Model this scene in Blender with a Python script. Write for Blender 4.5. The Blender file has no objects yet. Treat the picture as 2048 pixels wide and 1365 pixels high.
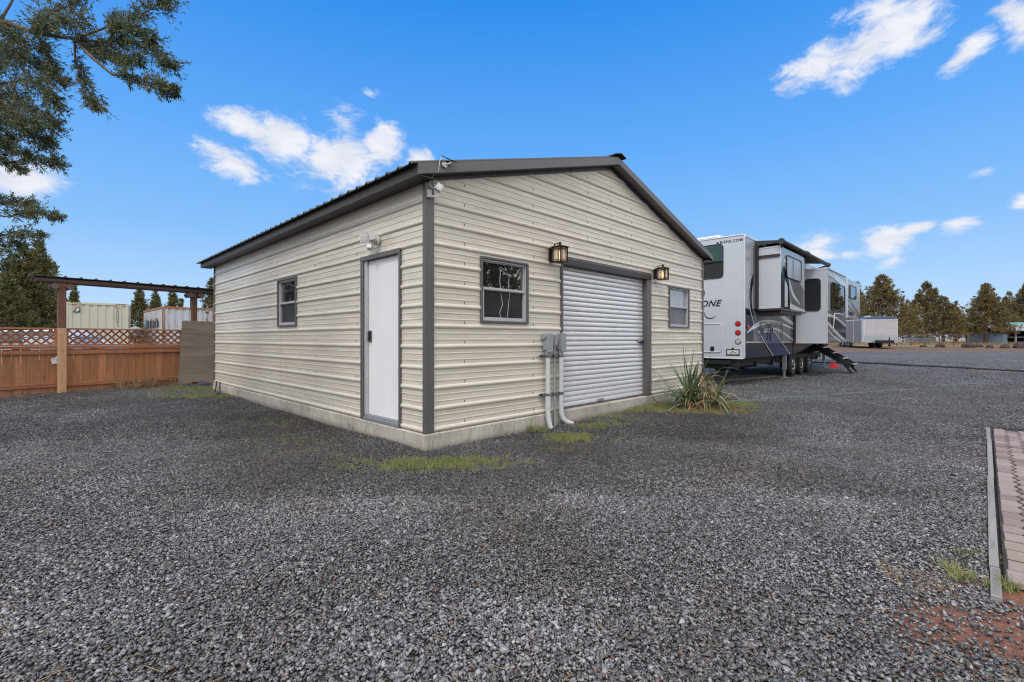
import bpy, math, random
import numpy as np
from mathutils import Vector, Matrix
random.seed(7)
R = math.radians
SC = bpy.context.scene
COL = SC.collection
FX, CH, HY, CX = 938.0, 1.2235, 678.0, 1024.0      # lens, eye height

def at(px, py, D):
    return Vector(((px-CX)/FX*D, D, CH+(HY-py)/FX*D))

def smooth01(t):
    t = np.clip(t, 0, 1)
    return t*t*(3-2*t)

def gz(x, y):
    """height of the terrain"""
    x = np.asarray(x, float); y = np.asarray(y, float)
    z = np.where(y > 16, .025*(np.minimum(y, 46)-16), 0.0)
    z = z*smooth01((x+6)/10) + .02*smooth01((-x-6)/4)*np.maximum(y-9, 0).clip(0, 25)
    z = z - .02*np.maximum(0, 0)
    und = .010*np.sin(x*1.7+.6*y)+.008*np.sin(y*2.3-x*.9)+.006*np.sin(x*4.1+1.3)*np.sin(y*3.7)
    return z + und*smooth01((y+4)/3)

# ------------------------------------------------------------------ materials
MATS = {}
class NT:
    def __init__(s, mat):
        s.t = mat.node_tree; s.n = s.t.nodes; s.l = s.t.links
    def new(s, kind, **kw):
        nd = s.n.new(kind)
        for k, v in kw.items():
            if k in ('op',): nd.operation = v
            elif hasattr(nd, k) and not isinstance(k, int): setattr(nd, k, v)
        return nd
    def link(s, a, b): s.l.new(a, b)
    def val(s, sock, v):
        if isinstance(v, bpy.types.NodeSocket): s.l.new(v, sock)
        elif isinstance(v, (tuple, list)) and len(v) == 3 and sock.type == 'RGBA': sock.default_value = (*v, 1)
        else: sock.default_value = v
    def math(s, op, a, b=0.0, c=0.0, clamp=False):
        nd = s.n.new('ShaderNodeMath'); nd.operation = op; nd.use_clamp = clamp
        s.val(nd.inputs[0], a); s.val(nd.inputs[1], b)
        if op in ('MULTIPLY_ADD', 'COMPARE', 'SMOOTH_MIN', 'SMOOTH_MAX'): s.val(nd.inputs[2], c)
        return nd.outputs[0]
    def mix(s, f, a, b, mode='MIX'):
        nd = s.n.new('ShaderNodeMix'); nd.data_type = 'RGBA'; nd.blend_type = mode; nd.clamp_factor = True
        s.val(nd.inputs[0], f); s.val(nd.inputs[6], a); s.val(nd.inputs[7], b)
        return nd.outputs[2]
    def ramp(s, f, stops, interp='LINEAR'):
        nd = s.n.new('ShaderNodeValToRGB'); cr = nd.color_ramp; cr.interpolation = interp
        while len(cr.elements) < len(stops): cr.elements.new(.5)
        for e, (p, c) in zip(cr.elements, stops):
            e.position = p; e.color = (*c, 1) if isinstance(c, (tuple, list)) else (c, c, c, 1)
        s.val(nd.inputs[0], f)
        return nd.outputs[0]
    def noise(s, vec, scale, detail=4, rough=.55, dist=0.0, dim='3D'):
        nd = s.n.new('ShaderNodeTexNoise'); nd.noise_dimensions = dim
        if vec is not None: s.link(vec, nd.inputs['Vector'])
        nd.inputs['Scale'].default_value = scale; nd.inputs['Detail'].default_value = detail
        nd.inputs['Roughness'].default_value = rough; nd.inputs['Distortion'].default_value = dist
        return nd.outputs['Fac']
    def smooth(s, v, a, b):
        nd = s.n.new('ShaderNodeMapRange'); nd.interpolation_type = 'SMOOTHSTEP'
        s.val(nd.inputs[0], v); nd.inputs[1].default_value = a; nd.inputs[2].default_value = b
        return nd.outputs[0]
    def mapping(s, vec, loc=(0,0,0), rot=(0,0,0), scale=(1,1,1), vt='POINT'):
        nd = s.n.new('ShaderNodeMapping'); nd.vector_type = vt
        s.link(vec, nd.inputs[0]); nd.inputs[1].default_value = loc
        nd.inputs[2].default_value = rot; nd.inputs[3].default_value = scale
        return nd.outputs[0]
    def bump(s, h, strength=.3, dist=.01):
        nd = s.n.new('ShaderNodeBump'); nd.inputs['Strength'].default_value = strength
        nd.inputs['Distance'].default_value = dist; s.link(h, nd.inputs['Height'])
        return nd.outputs[0]

def new_mat(name):
    m = bpy.data.materials.new(name); m.use_nodes = True
    nt = NT(m); b = nt.n['Principled BSDF']
    MATS[name] = m
    return m, nt, b

def simple(name, col, rough=.5, metal=0.0, var=.12, vscale=3.0, bump=0.0, bscale=40, spec=.5, coat=0.0, stretch=(1,1,1), dirt=None):
    m, nt, b = new_mat(name)
    tc = nt.n.new('ShaderNodeTexCoord').outputs['Object']
    v = nt.mapping(tc, scale=stretch)
    n = nt.noise(v, vscale, 6, .6)
    lo = tuple(c*(1-var) for c in col); hi = tuple(min(1, c*(1+var)) for c in col)
    c = nt.ramp(n, [(.3, lo), (.7, hi)])
    if dirt:
        n2 = nt.noise(v, vscale*2.7, 8, .7)
        c = nt.mix(nt.smooth(n2, dirt[1], dirt[1]+.12), c, dirt[0])
    nt.link(c, b.inputs['Base Color'])
    b.inputs['Roughness'].default_value = rough; b.inputs['Metallic'].default_value = metal
    b.inputs['Specular IOR Level'].default_value = spec; b.inputs['Coat Weight'].default_value = coat
    if bump:
        nb = nt.noise(v, bscale, 5, .6)
        nt.link(nt.bump(nb, bump, .004), b.inputs['Normal'])
    return m

def siding_mat():
    m, nt, b = new_mat('cream_siding')
    tc = nt.n.new('ShaderNodeTexCoord').outputs['Object']
    n = nt.noise(nt.mapping(tc, scale=(.7, .7, 3)), 1.3, 5, .6)
    c = nt.ramp(n, [(.3, (.60, .555, .475)), (.7, (.66, .615, .535))])
    streak = nt.noise(nt.mapping(tc, scale=(9, 9, .5)), 2.0, 6, .7)
    c = nt.mix(nt.math('MULTIPLY', nt.smooth(streak, .55, .8), .18), c, (.36, .31, .23))
    z = nt.n.new('ShaderNodeSeparateXYZ'); nt.link(tc, z.inputs[0])
    splash = nt.math('MULTIPLY', nt.smooth(z.outputs[2], .7, .15), nt.smooth(nt.noise(tc, 14, 6, .7), .48, .7))
    c = nt.mix(nt.math('MULTIPLY', splash, .3), c, (.30, .26, .20))
    nt.link(c, b.inputs['Base Color'])
    b.inputs['Roughness'].default_value = .30
    b.inputs['Coat Weight'].default_value = .2
    dent = nt.noise(nt.mapping(tc, scale=(1.2, 1.2, 3.5)), 1.6, 2, .5)
    emb = nt.noise(tc, 260, 2, .5)
    h = nt.math('ADD', nt.math('MULTIPLY', dent, 1.0), nt.math('MULTIPLY', emb, .002))
    nt.link(nt.bump(h, .55, .03), b.inputs['Normal'])
siding_mat()
simple('trim_metal', (.105, .096, .100), .42, 0, .10, 4, .05, 60, coat=.1)
simple('trim_dark', (.038, .034, .034), .45, 0, .12, 4)
simple('window_trim', (.12, .115, .12), .4, .2, .1, 6)
simple('roof_metal', (.075, .070, .062), .45, .1, .15, 3)
simple('aluminium', (.50, .50, .52), .4, .3, .08, 6)
simple('galvanised', (.40, .43, .47), .38, .6, .15, 12)
simple('white_vinyl', (.62, .62, .62), .4, 0, .05)
simple('white_plastic', (.62, .62, .60), .4, 0, .07, 9)
simple('door_white', (.78, .785, .795), .45, 0, .04, 2.0, .03, 8, dirt=((.50, .49, .47), .72))
simple('black_plastic', (.018, .018, .02), .4, 0, .1)
simple('black_rubber', (.022, .022, .023), .75, 0, .25, 12, .2, 80)
simple('chrome', (.55, .56, .58), .16, 1, .08)
simple('screw_metal', (.10, .10, .10), .4, .5, .1)
simple('grey_pvc', (.52, .54, .55), .5, 0, .10, 6, .05, 30, dirt=((.24, .24, .23), .66))
simple('box_grey', (.27, .29, .31), .48, 0, .08, 6)
simple('bronze', (.018, .014, .012), .4, .6, .2, 20)
simple('copper_cap', (.20, .085, .05), .35, .7, .2, 20)
simple('rv_white', (.60, .62, .66), .22, 0, .03, 1.5, coat=.6)
simple('rv_shell', (.53, .56, .61), .3, 0, .04, 1.5, coat=.35)
simple('rv_silver', (.36, .38, .42), .14, 0, .05, 1.5, spec=.32, coat=0.12)
simple('rv_grey', (.13, .135, .155), .10, 0, .1, 2, spec=.22)
simple('rv_navy', (.008, .010, .024), .10, 0, .2, 2, spec=.22)
simple('rv_black', (.012, .012, .018), .10, 0, .2, 2, spec=.22)
simple('rv_blue', (.006, .016, .11), .10, 0, .2, 2, spec=.22)
simple('awning_fabric', (.045, .043, .045), .8, 0, .3, 20)
simple('maroon_trim', (.045, .025, .03), .4, 0, .1)
simple('chassis', (.012, .012, .012), .7, 0, .4, 9)
simple('lens_red', (.50, .008, .006), .18, 0, .3, 60, coat=.6)
simple('lens_clear', (.55, .54, .52), .2, .3, .25, 60, coat=.6)
simple('lens_dark', (.12, .01, .01), .3)
simple('teal_plastic', (.20, .32, .30), .5)
simple('trailer_skin', (.42, .40, .42), .45, .0, .08, 2)
simple('trailer_white', (.50, .53, .58), .4, 0, .05, 2)
simple('trailer_side', (.20, .18, .19), .4, 0, .1, 2)
simple('trailer_roof', (.10, .13, .2), .3, .4, .1, 2)
simple('shed_blue', (.34, .46, .60), .6, 0, .12, 2, dirt=((.2, .25, .3), .68))
simple('shed_white', (.50, .55, .62), .5, 0, .1, 2)
simple('teal_roof', (.16, .36, .32), .5, 0, .15, 2)
simple('grey_roof', (.38, .40, .45), .5, 0, .12, 3)
simple('dark_void', (.014, .016, .022), .9)
simple('lava_rock', (.055, .038, .035), .9, 0, .5, 9, .8, 20)
simple('red_plastic', (.62, .03, .02), .4)
simple('flag_red', (.5, .05, .06), .8)
simple('flag_white', (.65, .65, .68), .8)
simple('flag_blue', (.03, .04, .14), .8)
simple('paper', (.60, .60, .62), .8, 0, .08, 30, dirt=((.3, .3, .3), .62))
simple('yellow_paint', (.55, .38, .03), .5)
simple('black_paint', (.02, .02, .02), .5)
simple('logo_green', (.02, .075, .055), .5)
simple('graffiti_black', (.03, .03, .04), .6)
simple('graffiti_teal', (.20, .52, .52), .6, 0, .3, 6)
simple('ply_ground', (.27, .21, .17), .85, 0, .25, 5, .2, 40)

def glass_pane(name, base, spec, rough=.02, ior=1.5):
    m, nt, b = new_mat(name)
    tc = nt.n.new('ShaderNodeTexCoord').outputs['Object']
    n = nt.noise(tc, 2.4, 4)
    c = nt.ramp(n, [(.3, tuple(x*.8 for x in base)), (.7, tuple(x*1.2 for x in base))])
    nt.link(c, b.inputs['Base Color'])
    b.inputs['Roughness'].default_value = rough; b.inputs['IOR'].default_value = ior
    b.inputs['Specular IOR Level'].default_value = spec
    nt.link(nt.bump(nt.noise(tc, 3.0, 2), .02, .02), b.inputs['Normal'])
glass_pane('window_glass', (.014, .015, .018), .5, .012, 2.6)
glass_pane('screened_glass', (.016, .017, .022), .5, .16, 1.6)
glass_pane('pale_glass', (.28, .31, .36), .5, .05, 2.0)
glass_pane('pale_screen', (.13, .13, .15), .5, .3, 1.5)
glass_pane('rv_glass', (.006, .010, .010), .5, .01, 2.0)
glass_pane('tinted_glass', (.008, .008, .008), .5, .01, 2.3)

def lamp_mats():
    m, nt, b = new_mat('lamp_glow')
    b.inputs['Base Color'].default_value = (.8, .5, .25, 1)
    b.inputs['Emission Color'].default_value = (1, .50, .16, 1); b.inputs['Emission Strength'].default_value = 4.0; m.cycles.emission_sampling = 'NONE'
    m, nt, b = new_mat('lamp_glass')
    b.inputs['Base Color'].default_value = (.70, .62, .55, 1); b.inputs['Roughness'].default_value = .25
    b.inputs['Alpha'].default_value = .55
lamp_mats()

def roller_mat():
    m, nt, b = new_mat('roller_metal')
    tc = nt.n.new('ShaderNodeTexCoord').outputs['Object']
    n = nt.noise(nt.mapping(tc, scale=(3, 3, 14)), 3, 6, .6)
    c = nt.ramp(n, [(.3, (.66, .68, .71)), (.7, (.76, .78, .81))])
    nt.link(c, b.inputs['Base Color'])
    b.inputs['Metallic'].default_value = .25; b.inputs['Roughness'].default_value = .27
    nt.link(nt.bump(nt.noise(nt.mapping(tc, scale=(1, 1, 2)), 4, 3), .12, .02), b.inputs['Normal'])
roller_mat()

def concrete_mat():
    m, nt, b = new_mat('concrete')
    tc = nt.n.new('ShaderNodeTexCoord').outputs['Object']
    n = nt.noise(tc, 2.2, 8, .65); n2 = nt.noise(tc, 38, 6, .7)
    c = nt.ramp(n, [(.3, (.30, .27, .235)), (.5, (.43, .395, .35)), (.72, (.54, .51, .465))])
    pit = nt.n.new('ShaderNodeTexVoronoi'); nt.link(tc, pit.inputs[0]); pit.inputs['Scale'].default_value = 34
    c = nt.mix(nt.smooth(pit.outputs['Distance'], .22, .08), c, (.16, .145, .125))
    st = nt.noise(nt.mapping(tc, scale=(6, 6, 1)), 3, 7, .7)
    c = nt.mix(nt.math('MULTIPLY', nt.smooth(st, .52, .66), .5), c, (.22, .195, .16))
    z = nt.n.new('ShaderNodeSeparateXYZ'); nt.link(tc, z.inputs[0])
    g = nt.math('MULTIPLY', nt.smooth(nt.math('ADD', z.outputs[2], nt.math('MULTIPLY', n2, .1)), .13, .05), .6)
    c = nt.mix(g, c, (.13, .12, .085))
    nt.link(c, b.inputs['Base Color']); b.inputs['Roughness'].default_value = .9
    h = nt.math('SUBTRACT', n2, nt.smooth(pit.outputs['Distance'], .25, .05))
    nt.link(nt.bump(h, .6, .006), b.inputs['Normal'])
concrete_mat()

def wood_mat(name, c0, c1, dark, along=2, rough=.7, plank=None, wear=None, wearlev=.62, scale=5):
    m, nt, b = new_mat(name)
    tc = nt.n.new('ShaderNodeTexCoord').outputs['Object']
    s = [1, 1, 1]
    for i in range(3): s[i] = .09 if i == along else 1.0
    v = nt.mapping(tc, scale=tuple(s))
    if plank:      # each board its own tone and grain
        sx = nt.n.new('ShaderNodeSeparateXYZ'); nt.link(tc, sx.inputs[0])
        idx = nt.math('FLOOR', nt.math('DIVIDE', sx.outputs[0], plank))
        wn = nt.n.new('ShaderNodeTexWhiteNoise'); wn.noise_dimensions = '1D'; nt.link(idx, wn.inputs['W'])
        cx = nt.n.new('ShaderNodeCombineXYZ'); nt.link(nt.math('MULTIPLY', wn.outputs[0], 7.0), cx.inputs[2])
        va = nt.n.new('ShaderNodeVectorMath'); nt.link(v, va.inputs[0]); nt.link(cx.outputs[0], va.inputs[1]); v = va.outputs[0]
    g = nt.noise(v, scale*5, 8, .65, .8)
    g2 = nt.noise(v, scale, 5, .6, 1.8)
    c = nt.ramp(g2, [(.25, c0), (.75, c1)])
    c = nt.mix(nt.math('MULTIPLY', nt.smooth(g, .5, .72), .75), c, dark)
    if plank:
        c = nt.mix(nt.math('MULTIPLY', wn.outputs[0], .45), c, tuple(x*.55 for x in c0))
    if wear:
        w = nt.noise(nt.mapping(tc, scale=tuple(x*1.5 for x in s)), scale*1.3, 8, .75)
        c = nt.mix(nt.smooth(w, wearlev, wearlev+.1), c, wear)
    nt.link(c, b.inputs['Base Color']); b.inputs['Roughness'].default_value = rough
    nt.link(nt.bump(g, .4, .004), b.inputs['Normal'])
wood_mat('fence_board', (.37, .145, .062), (.56, .25, .115), (.17, .06, .03), 2, plank=.14, wear=(.42, .30, .22), wearlev=.70)
wood_mat('fence_rail', (.32, .12, .055), (.45, .19, .09), (.16, .06, .035), 0, wear=(.45, .36, .30), wearlev=.66)
wood_mat('lattice_wood', (.22, .075, .035), (.33, .125, .055), (.11, .04, .022), 0)
wood_mat('post_light', (.52, .30, .17), (.62, .38, .23), (.36, .18, .09), 2, wear=(.2, .12, .07), wearlev=.7)
wood_mat('post_dark', (.13, .055, .036), (.21, .092, .058), (.06, .026, .018), 2)
wood_mat('log_dark', (.085, .053, .047), (.155, .10, .088), (.035, .02, .018), 0)
wood_mat('plywood_old', (.060, .052, .045), (.20, .155, .12), (.05, .042, .036), 0, rough=.85, wear=(.26, .16, .095), wearlev=.56, scale=1.6)
wood_mat('timber_grey', (.20, .195, .19), (.31, .30, .29), (.12, .11, .10), 0, rough=.9, wear=(.16, .14, .12), wearlev=.66)
wood_mat('bark', (.10, .065, .05), (.17, .12, .095), (.04, .025, .02), 2, rough=.95)

def leaf_mat(name, cols, sat=.0, rough=.75, islands=True, nscale=1.1):
    m, nt, b = new_mat(name)
    tc = nt.n.new('ShaderNodeTexCoord').outputs['Object']
    n = nt.noise(tc, nscale, 4, .6)
    gi = nt.n.new('ShaderNodeNewGeometry').outputs['Random Per Island']
    f = nt.math('ADD', nt.math('MULTIPLY', n, .75), nt.math('MULTIPLY', nt.math('SUBTRACT', gi, .5), .55))
    f = nt.math('ADD', f, .12)
    k = len(cols)
    c = nt.ramp(f, [(.22+.56*i/(k-1), cols[i]) for i in range(k)])
    nt.link(c, b.inputs['Base Color']); b.inputs['Roughness'].default_value = rough
    b.inputs['Specular IOR Level'].default_value = .25
    tr = nt.n.new('ShaderNodeBsdfTranslucent'); nt.link(c, tr.inputs[0])
    ms = nt.n.new('ShaderNodeMixShader'); ms.inputs[0].default_value = .25
    nt.link(b.outputs[0], ms.inputs[1]); nt.link(tr.outputs[0], ms.inputs[2])
    nt.link(ms.outputs[0], nt.n['Material Output'].inputs[0])
leaf_mat('juniper_near', [(.045, .075, .045), (.11, .155, .09), (.20, .23, .13), (.28, .22, .13)], nscale=2.2)
leaf_mat('juniper_green', [(.040, .050, .022), (.10, .115, .045), (.19, .18, .07), (.26, .20, .09)], nscale=1.0)
leaf_mat('juniper_brown', [(.055, .052, .026), (.15, .128, .058), (.26, .205, .09), (.35, .24, .105)], nscale=1.1)
leaf_mat('yucca_green', [(.07, .115, .06), (.17, .24, .12), (.32, .36, .19)], rough=.45)
leaf_mat('yucca_dry', [(.24, .15, .07), (.40, .27, .13), (.55, .42, .25)], rough=.7)
leaf_mat('grass_blades', [(.13, .17, .05), (.22, .27, .09), (.32, .34, .13), (.38, .30, .15)], nscale=1.6)
leaf_mat('dry_grass', [(.22, .15, .08), (.36, .26, .14), (.48, .36, .20)])

def tracks(nt, tc):
    """dusty wheel tracks curving past the garage"""
    m = None
    for (x, y, rad) in ((-1.0, 9.6, 6.2), (-1.0, 9.6, 7.7), (7.5, 14.5, 10.6), (7.5, 14.5, 12.2)):
        mp = nt.mapping(tc, loc=(x, y, 0), scale=(1, 1, 1000), vt='TEXTURE')
        ln = nt.n.new('ShaderNodeVectorMath'); ln.operation = 'LENGTH'; nt.link(mp, ln.inputs[0])
        v = nt.smooth(nt.math('ABSOLUTE', nt.math('SUBTRACT', ln.outputs['Value'], rad)), .42, .05)
        m = v if m is None else nt.math('MAXIMUM', m, v)
    return nt.math('MULTIPLY', m, nt.smooth(nt.noise(tc, .8, 5, .65), .38, .62))
def damp(nt, tc):
    """wet, darker gravel along the drip line of the garage"""
    m = None
    for (x, y, rx, ry, rot) in ((-.7, 4.45, 2.0, 1.15, 0), (2.2, 6.6, 2.8, 1.5, .79), (-3.3, 6.7, 3.2, 1.1, -.78), (-7.2, 9.3, 2.6, 1.3, .6), (.6, 5.0, 1.9, 1.2, .4), (-9.6, 9.6, 2.2, .8, .95)):
        mp = nt.mapping(tc, loc=(x, y, 0), rot=(0, 0, rot), scale=(rx, ry, 1000), vt='TEXTURE')
        ln = nt.n.new('ShaderNodeVectorMath'); ln.operation = 'LENGTH'; nt.link(mp, ln.inputs[0])
        v = nt.math('SUBTRACT', 1, ln.outputs['Value']); m = v if m is None else nt.math('MAXIMUM', m, v)
    m = nt.math('ADD', m, nt.math('MULTIPLY', nt.math('SUBTRACT', nt.noise(tc, 1.3, 6, .65), .5), 1.2))
    return nt.smooth(m, -.22, .75)
def stone_mat():
    m, nt, b = new_mat('gravel_stone')
    tc = nt.n.new('ShaderNodeTexCoord').outputs['Object']
    gi = nt.n.new('ShaderNodeNewGeometry').outputs['Random Per Island']
    c = nt.ramp(gi, [(0, (.052, .053, .057)), (.3, (.112, .114, .120)), (.55, (.185, .187, .196)), (.76, (.29, .292, .302)),
                     (.88, (.40, .405, .415)), (.915, (.12, .10, .085)), (.95, (.19, .145, .11)), (.975, (.15, .085, .062)), (1, (.42, .415, .40))])
    ge = nt.n.new('ShaderNodeNewGeometry'); sp_ = nt.n.new('ShaderNodeSeparateXYZ'); nt.link(ge.outputs['Position'], sp_.inputs[0])
    trk = tracks(nt, tc)
    c = nt.mix(nt.math('MULTIPLY', trk, .55), c, nt.mix(1.0, c, (1.7, 1.65, 1.65), 'MULTIPLY'))
    n = nt.noise(tc, 90, 4, .6)
    c = nt.mix(.45, c, nt.ramp(n, [(.3, .35), (.7, 1.0)]), 'MULTIPLY')
    big = nt.noise(tc, .55, 5, .6)
    c = nt.mix(nt.math('MULTIPLY', nt.smooth(big, .42, .62), .7), c, nt.mix(1.0, c, (.62, .54, .49), 'MULTIPLY'))
    dm = damp(nt, tc)
    c = nt.mix(nt.math('MULTIPLY', dm, .48), c, nt.mix(1.0, c, (.30, .27, .25), 'MULTIPLY'))
    nt.link(c, b.inputs['Base Color'])
    b.inputs['Roughness'].default_value = .38; b.inputs['Specular IOR Level'].default_value = .6
    nt.link(nt.bump(n, .15, .002), b.inputs['Normal'])
stone_mat()

A_ = (.7025, .7117); B_ = (-.7117, .7025); C_ = (-.941, 5.10)
def bw(x, y):   # building frame to world
    return C_[0]+A_[0]*x+B_[0]*y, C_[1]+A_[1]*x+B_[1]*y
def wb(X, Y):
    dx, dy = X-C_[0], Y-C_[1]
    return dx*A_[0]+dy*A_[1], dx*B_[0]+dy*B_[1]
# green/mossy patches: world x, y, radius along x, radius along y, strength
MOSS = [(-.78, 4.50, .55, .22, 1.0), (-.36, 4.66, .36, .16, .9), (-1.5, 4.62, .45, .22, .35), (.66, 5.75, .35, .30, .9), (.45, 5.2, .5, .25, .45),
        (1.4, 6.9, .6, .35, .45), (2.0, 8.0, .9, .35, .8), (3.2, 8.0, 1.2, .45, .9), (3.9, 8.5, .6, .35, .8), (-7.6, 11.0, 1.3, .7, .8), (-6.2, 10.0, 1.0, .5, .5),
        (-2.6, 5.7, .8, .35, .35), (-3.6, 6.9, .9, .4, .4), (-2.2, 5.0, .6, .3, .3)]

def ground_mat():
    m, nt, b = new_mat('gravel_ground')
    tc = nt.n.new('ShaderNodeTexCoord').outputs['Object']
    warp = nt.noise(tc, 2.3, 5, .65)
    warp2 = nt.noise(tc, .8, 5, .6)
    def cells(scale, stops, rnd=1.0):
        v = nt.n.new('ShaderNodeTexVoronoi'); nt.link(tc, v.inputs[0]); v.inputs['Scale'].default_value = scale
        sp = nt.n.new('ShaderNodeSeparateColor'); nt.link(v.outputs['Color'], sp.inputs[0])
        return nt.ramp(sp.outputs[0], stops), v.outputs['Distance'], sp.outputs[1]
    st = [(0, (.018, .019, .022)), (.35, (.060, .063, .071)), (.65, (.15, .155, .168)), (.85, (.32, .325, .34)), (.93, (.17, .13, .10)), (1, (.45, .45, .45))]
    c1, d1, g1 = cells(38, st)
    c2, d2, g2 = cells(21, st)
    c3, d3, g3 = cells(9, st)
    c = nt.mix(.5, c1, c2); c = nt.mix(.28, c, c3)
    big = nt.noise(tc, .33, 6, .6)
    c = nt.mix(nt.math('MULTIPLY', nt.smooth(big, .42, .7), .45), c, (.075, .062, .054))
    c = nt.mix(nt.math('MULTIPLY', damp(nt, tc), .5), c, nt.mix(1.0, c, (.30, .27, .25), 'MULTIPLY'))
    # red cinder soil
    sx = nt.n.new('ShaderNodeSeparateXYZ'); nt.link(tc, sx.inputs[0])
    X, Y = sx.outputs[0], sx.outputs[1]
    fines = nt.ramp(nt.noise(tc, 45, 6, .7), [(.3, (.022, .020, .019)), (.7, (.075, .069, .066))])
    c = nt.mix(nt.smooth(Y, 11.0, 6.0), c, fines)
    def blob(x, y, rx, ry, rot=0):
        mp = nt.mapping(tc, loc=(x, y, 0), rot=(0, 0, rot), scale=(rx, ry, 1000), vt='TEXTURE')
        ln = nt.n.new('ShaderNodeVectorMath'); ln.operation = 'LENGTH'; nt.link(mp, ln.inputs[0])
        return nt.math('SUBTRACT', 1, ln.outputs['Value'])
    soil = nt.ramp(nt.noise(tc, 60, 6, .7), [(.3, (.10, .045, .032)), (.55, (.23, .105, .070)), (.8, (.35, .175, .125))])
    red = nt.math('ADD', blob(2.50, 1.70, 1.10, .90, .0), nt.math('MULTIPLY', nt.math('SUBTRACT', warp, .5), .8))
    c = nt.mix(nt.smooth(red, .0, .3), c, soil)
    red2 = nt.math('ADD', blob(4.6, 4.9, .7, .35, .78), nt.math('MULTIPLY', nt.math('SUBTRACT', warp, .5), 1.5))
    c = nt.mix(nt.math('MULTIPLY', nt.smooth(red2, .1, .5), .5), c, soil)
    # moss
    mo = None
    for (x, y, rx, ry, s) in MOSS:
        t = nt.math('MULTIPLY', nt.smooth(blob(x, y, rx*1.3, ry*1.5), -.1, .8), s)
        mo = t if mo is None else nt.math('MAXIMUM', mo, t)
    mo = nt.math('MULTIPLY', mo, nt.smooth(nt.noise(tc, 6.5, 8, .75), .46, .64))
    mo = nt.math('MULTIPLY', mo, .5)
    moc = nt.ramp(nt.noise(tc, 3, 4), [(.35, (.16, .11, .06)), (.5, (.18, .19, .06)), (.7, (.17, .24, .06))])
    c = nt.mix(mo, c, moc)
    # brown earth far off, straw beyond
    edge = nt.math('ADD', Y, nt.math('MULTIPLY', warp2, 3.0))
    earth = nt.ramp(nt.noise(tc, 1.4, 6, .7), [(.3, (.13, .085, .060)), (.7, (.24, .165, .115))])
    c = nt.mix(nt.smooth(edge, 31.2, 32.6), c, earth)
    straw = nt.ramp(nt.noise(nt.mapping(tc, scale=(.4, 1.5, 1)), 1.2, 6, .7), [(.3, (.24, .17, .11)), (.7, (.42, .33, .21))])
    c = nt.mix(nt.smooth(edge, 40, 43), c, straw)
    nt.link(c, b.inputs['Base Color']); b.inputs['Roughness'].default_value = .7; b.inputs['Specular IOR Level'].default_value = .25
    h = nt.math('ADD', nt.math('MULTIPLY', d1, -.6), nt.math('MULTIPLY', d2, -1.0))
    h = nt.math('ADD', h, nt.math('MULTIPLY', g2, .8))
    h = nt.math('MULTIPLY', h, nt.math('SUBTRACT', 1, nt.math('MULTIPLY', nt.smooth(Y, 7.0, 4.0), .85)))
    h = nt.math('ADD', h, nt.math('MULTIPLY', nt.noise(tc, 70, 5, .7), .25))
    nt.link(nt.bump(h, 1.0, .035), b.inputs['Normal'])
ground_mat()

def paver_mat():
    m, nt, b = new_mat('paver')
    tc = nt.n.new('ShaderNodeTexCoord').outputs['Object']
    gi = nt.n.new('ShaderNodeNewGeometry').outputs['Random Per Island']
    c = nt.ramp(gi, [(0, (.19, .135, .128)), (.4, (.26, .20, .19)), (.75, (.32, .26, .245)), (1, (.29, .23, .195))])
    n = nt.noise(tc, 55, 7, .7)
    c = nt.mix(.5, c, nt.ramp(n, [(.3, .55), (.7, 1.15)]), 'MULTIPLY')
    n2 = nt.noise(tc, 4, 6, .7)
    c = nt.mix(nt.math('MULTIPLY', nt.smooth(n2, .5, .75), .5), c, (.36, .30, .27))
    nt.link(c, b.inputs['Base Color']); b.inputs['Roughness'].default_value = .85
    nt.link(nt.bump(n, .5, .004), b.inputs['Normal'])
paver_mat()
def joint_mat():
    m, nt, b = new_mat('joint_soil')
    tc = nt.n.new('ShaderNodeTexCoord').outputs['Object']
    c = nt.ramp(nt.noise(tc, 5, 6, .7), [(.35, (.022, .017, .014)), (.58, (.04, .032, .025)), (.70, (.08, .12, .03))])
    nt.link(c, b.inputs['Base Color']); b.inputs['Roughness'].default_value = .95
joint_mat()
def rust_mat(name, base, rust_lo):
    m, nt, b = new_mat(name)
    tc = nt.n.new('ShaderNodeTexCoord').outputs['Object']
    n = nt.noise(tc, 2.0, 8, .7); n2 = nt.noise(nt.mapping(tc, scale=(5, 5, .8)), 2.4, 7, .7)
    c = nt.ramp(n, [(.3, tuple(x*.9 for x in base)), (.7, base)])
    rc = nt.ramp(n2, [(.3, (.10, .035, .018)), (.55, (.30, .12, .04)), (.75, (.50, .28, .06))])
    c = nt.mix(nt.smooth(n2, rust_lo, rust_lo+.1), c, rc)
    nt.link(c, b.inputs['Base Color']); b.inputs['Roughness'].default_value = .6
rust_mat('container_white', (.50, .52, .56), .56)
rust_mat('container_rust', (.42, .36, .30), .40)
rust_mat('container_cream', (.58, .55, .46), .80)

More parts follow.
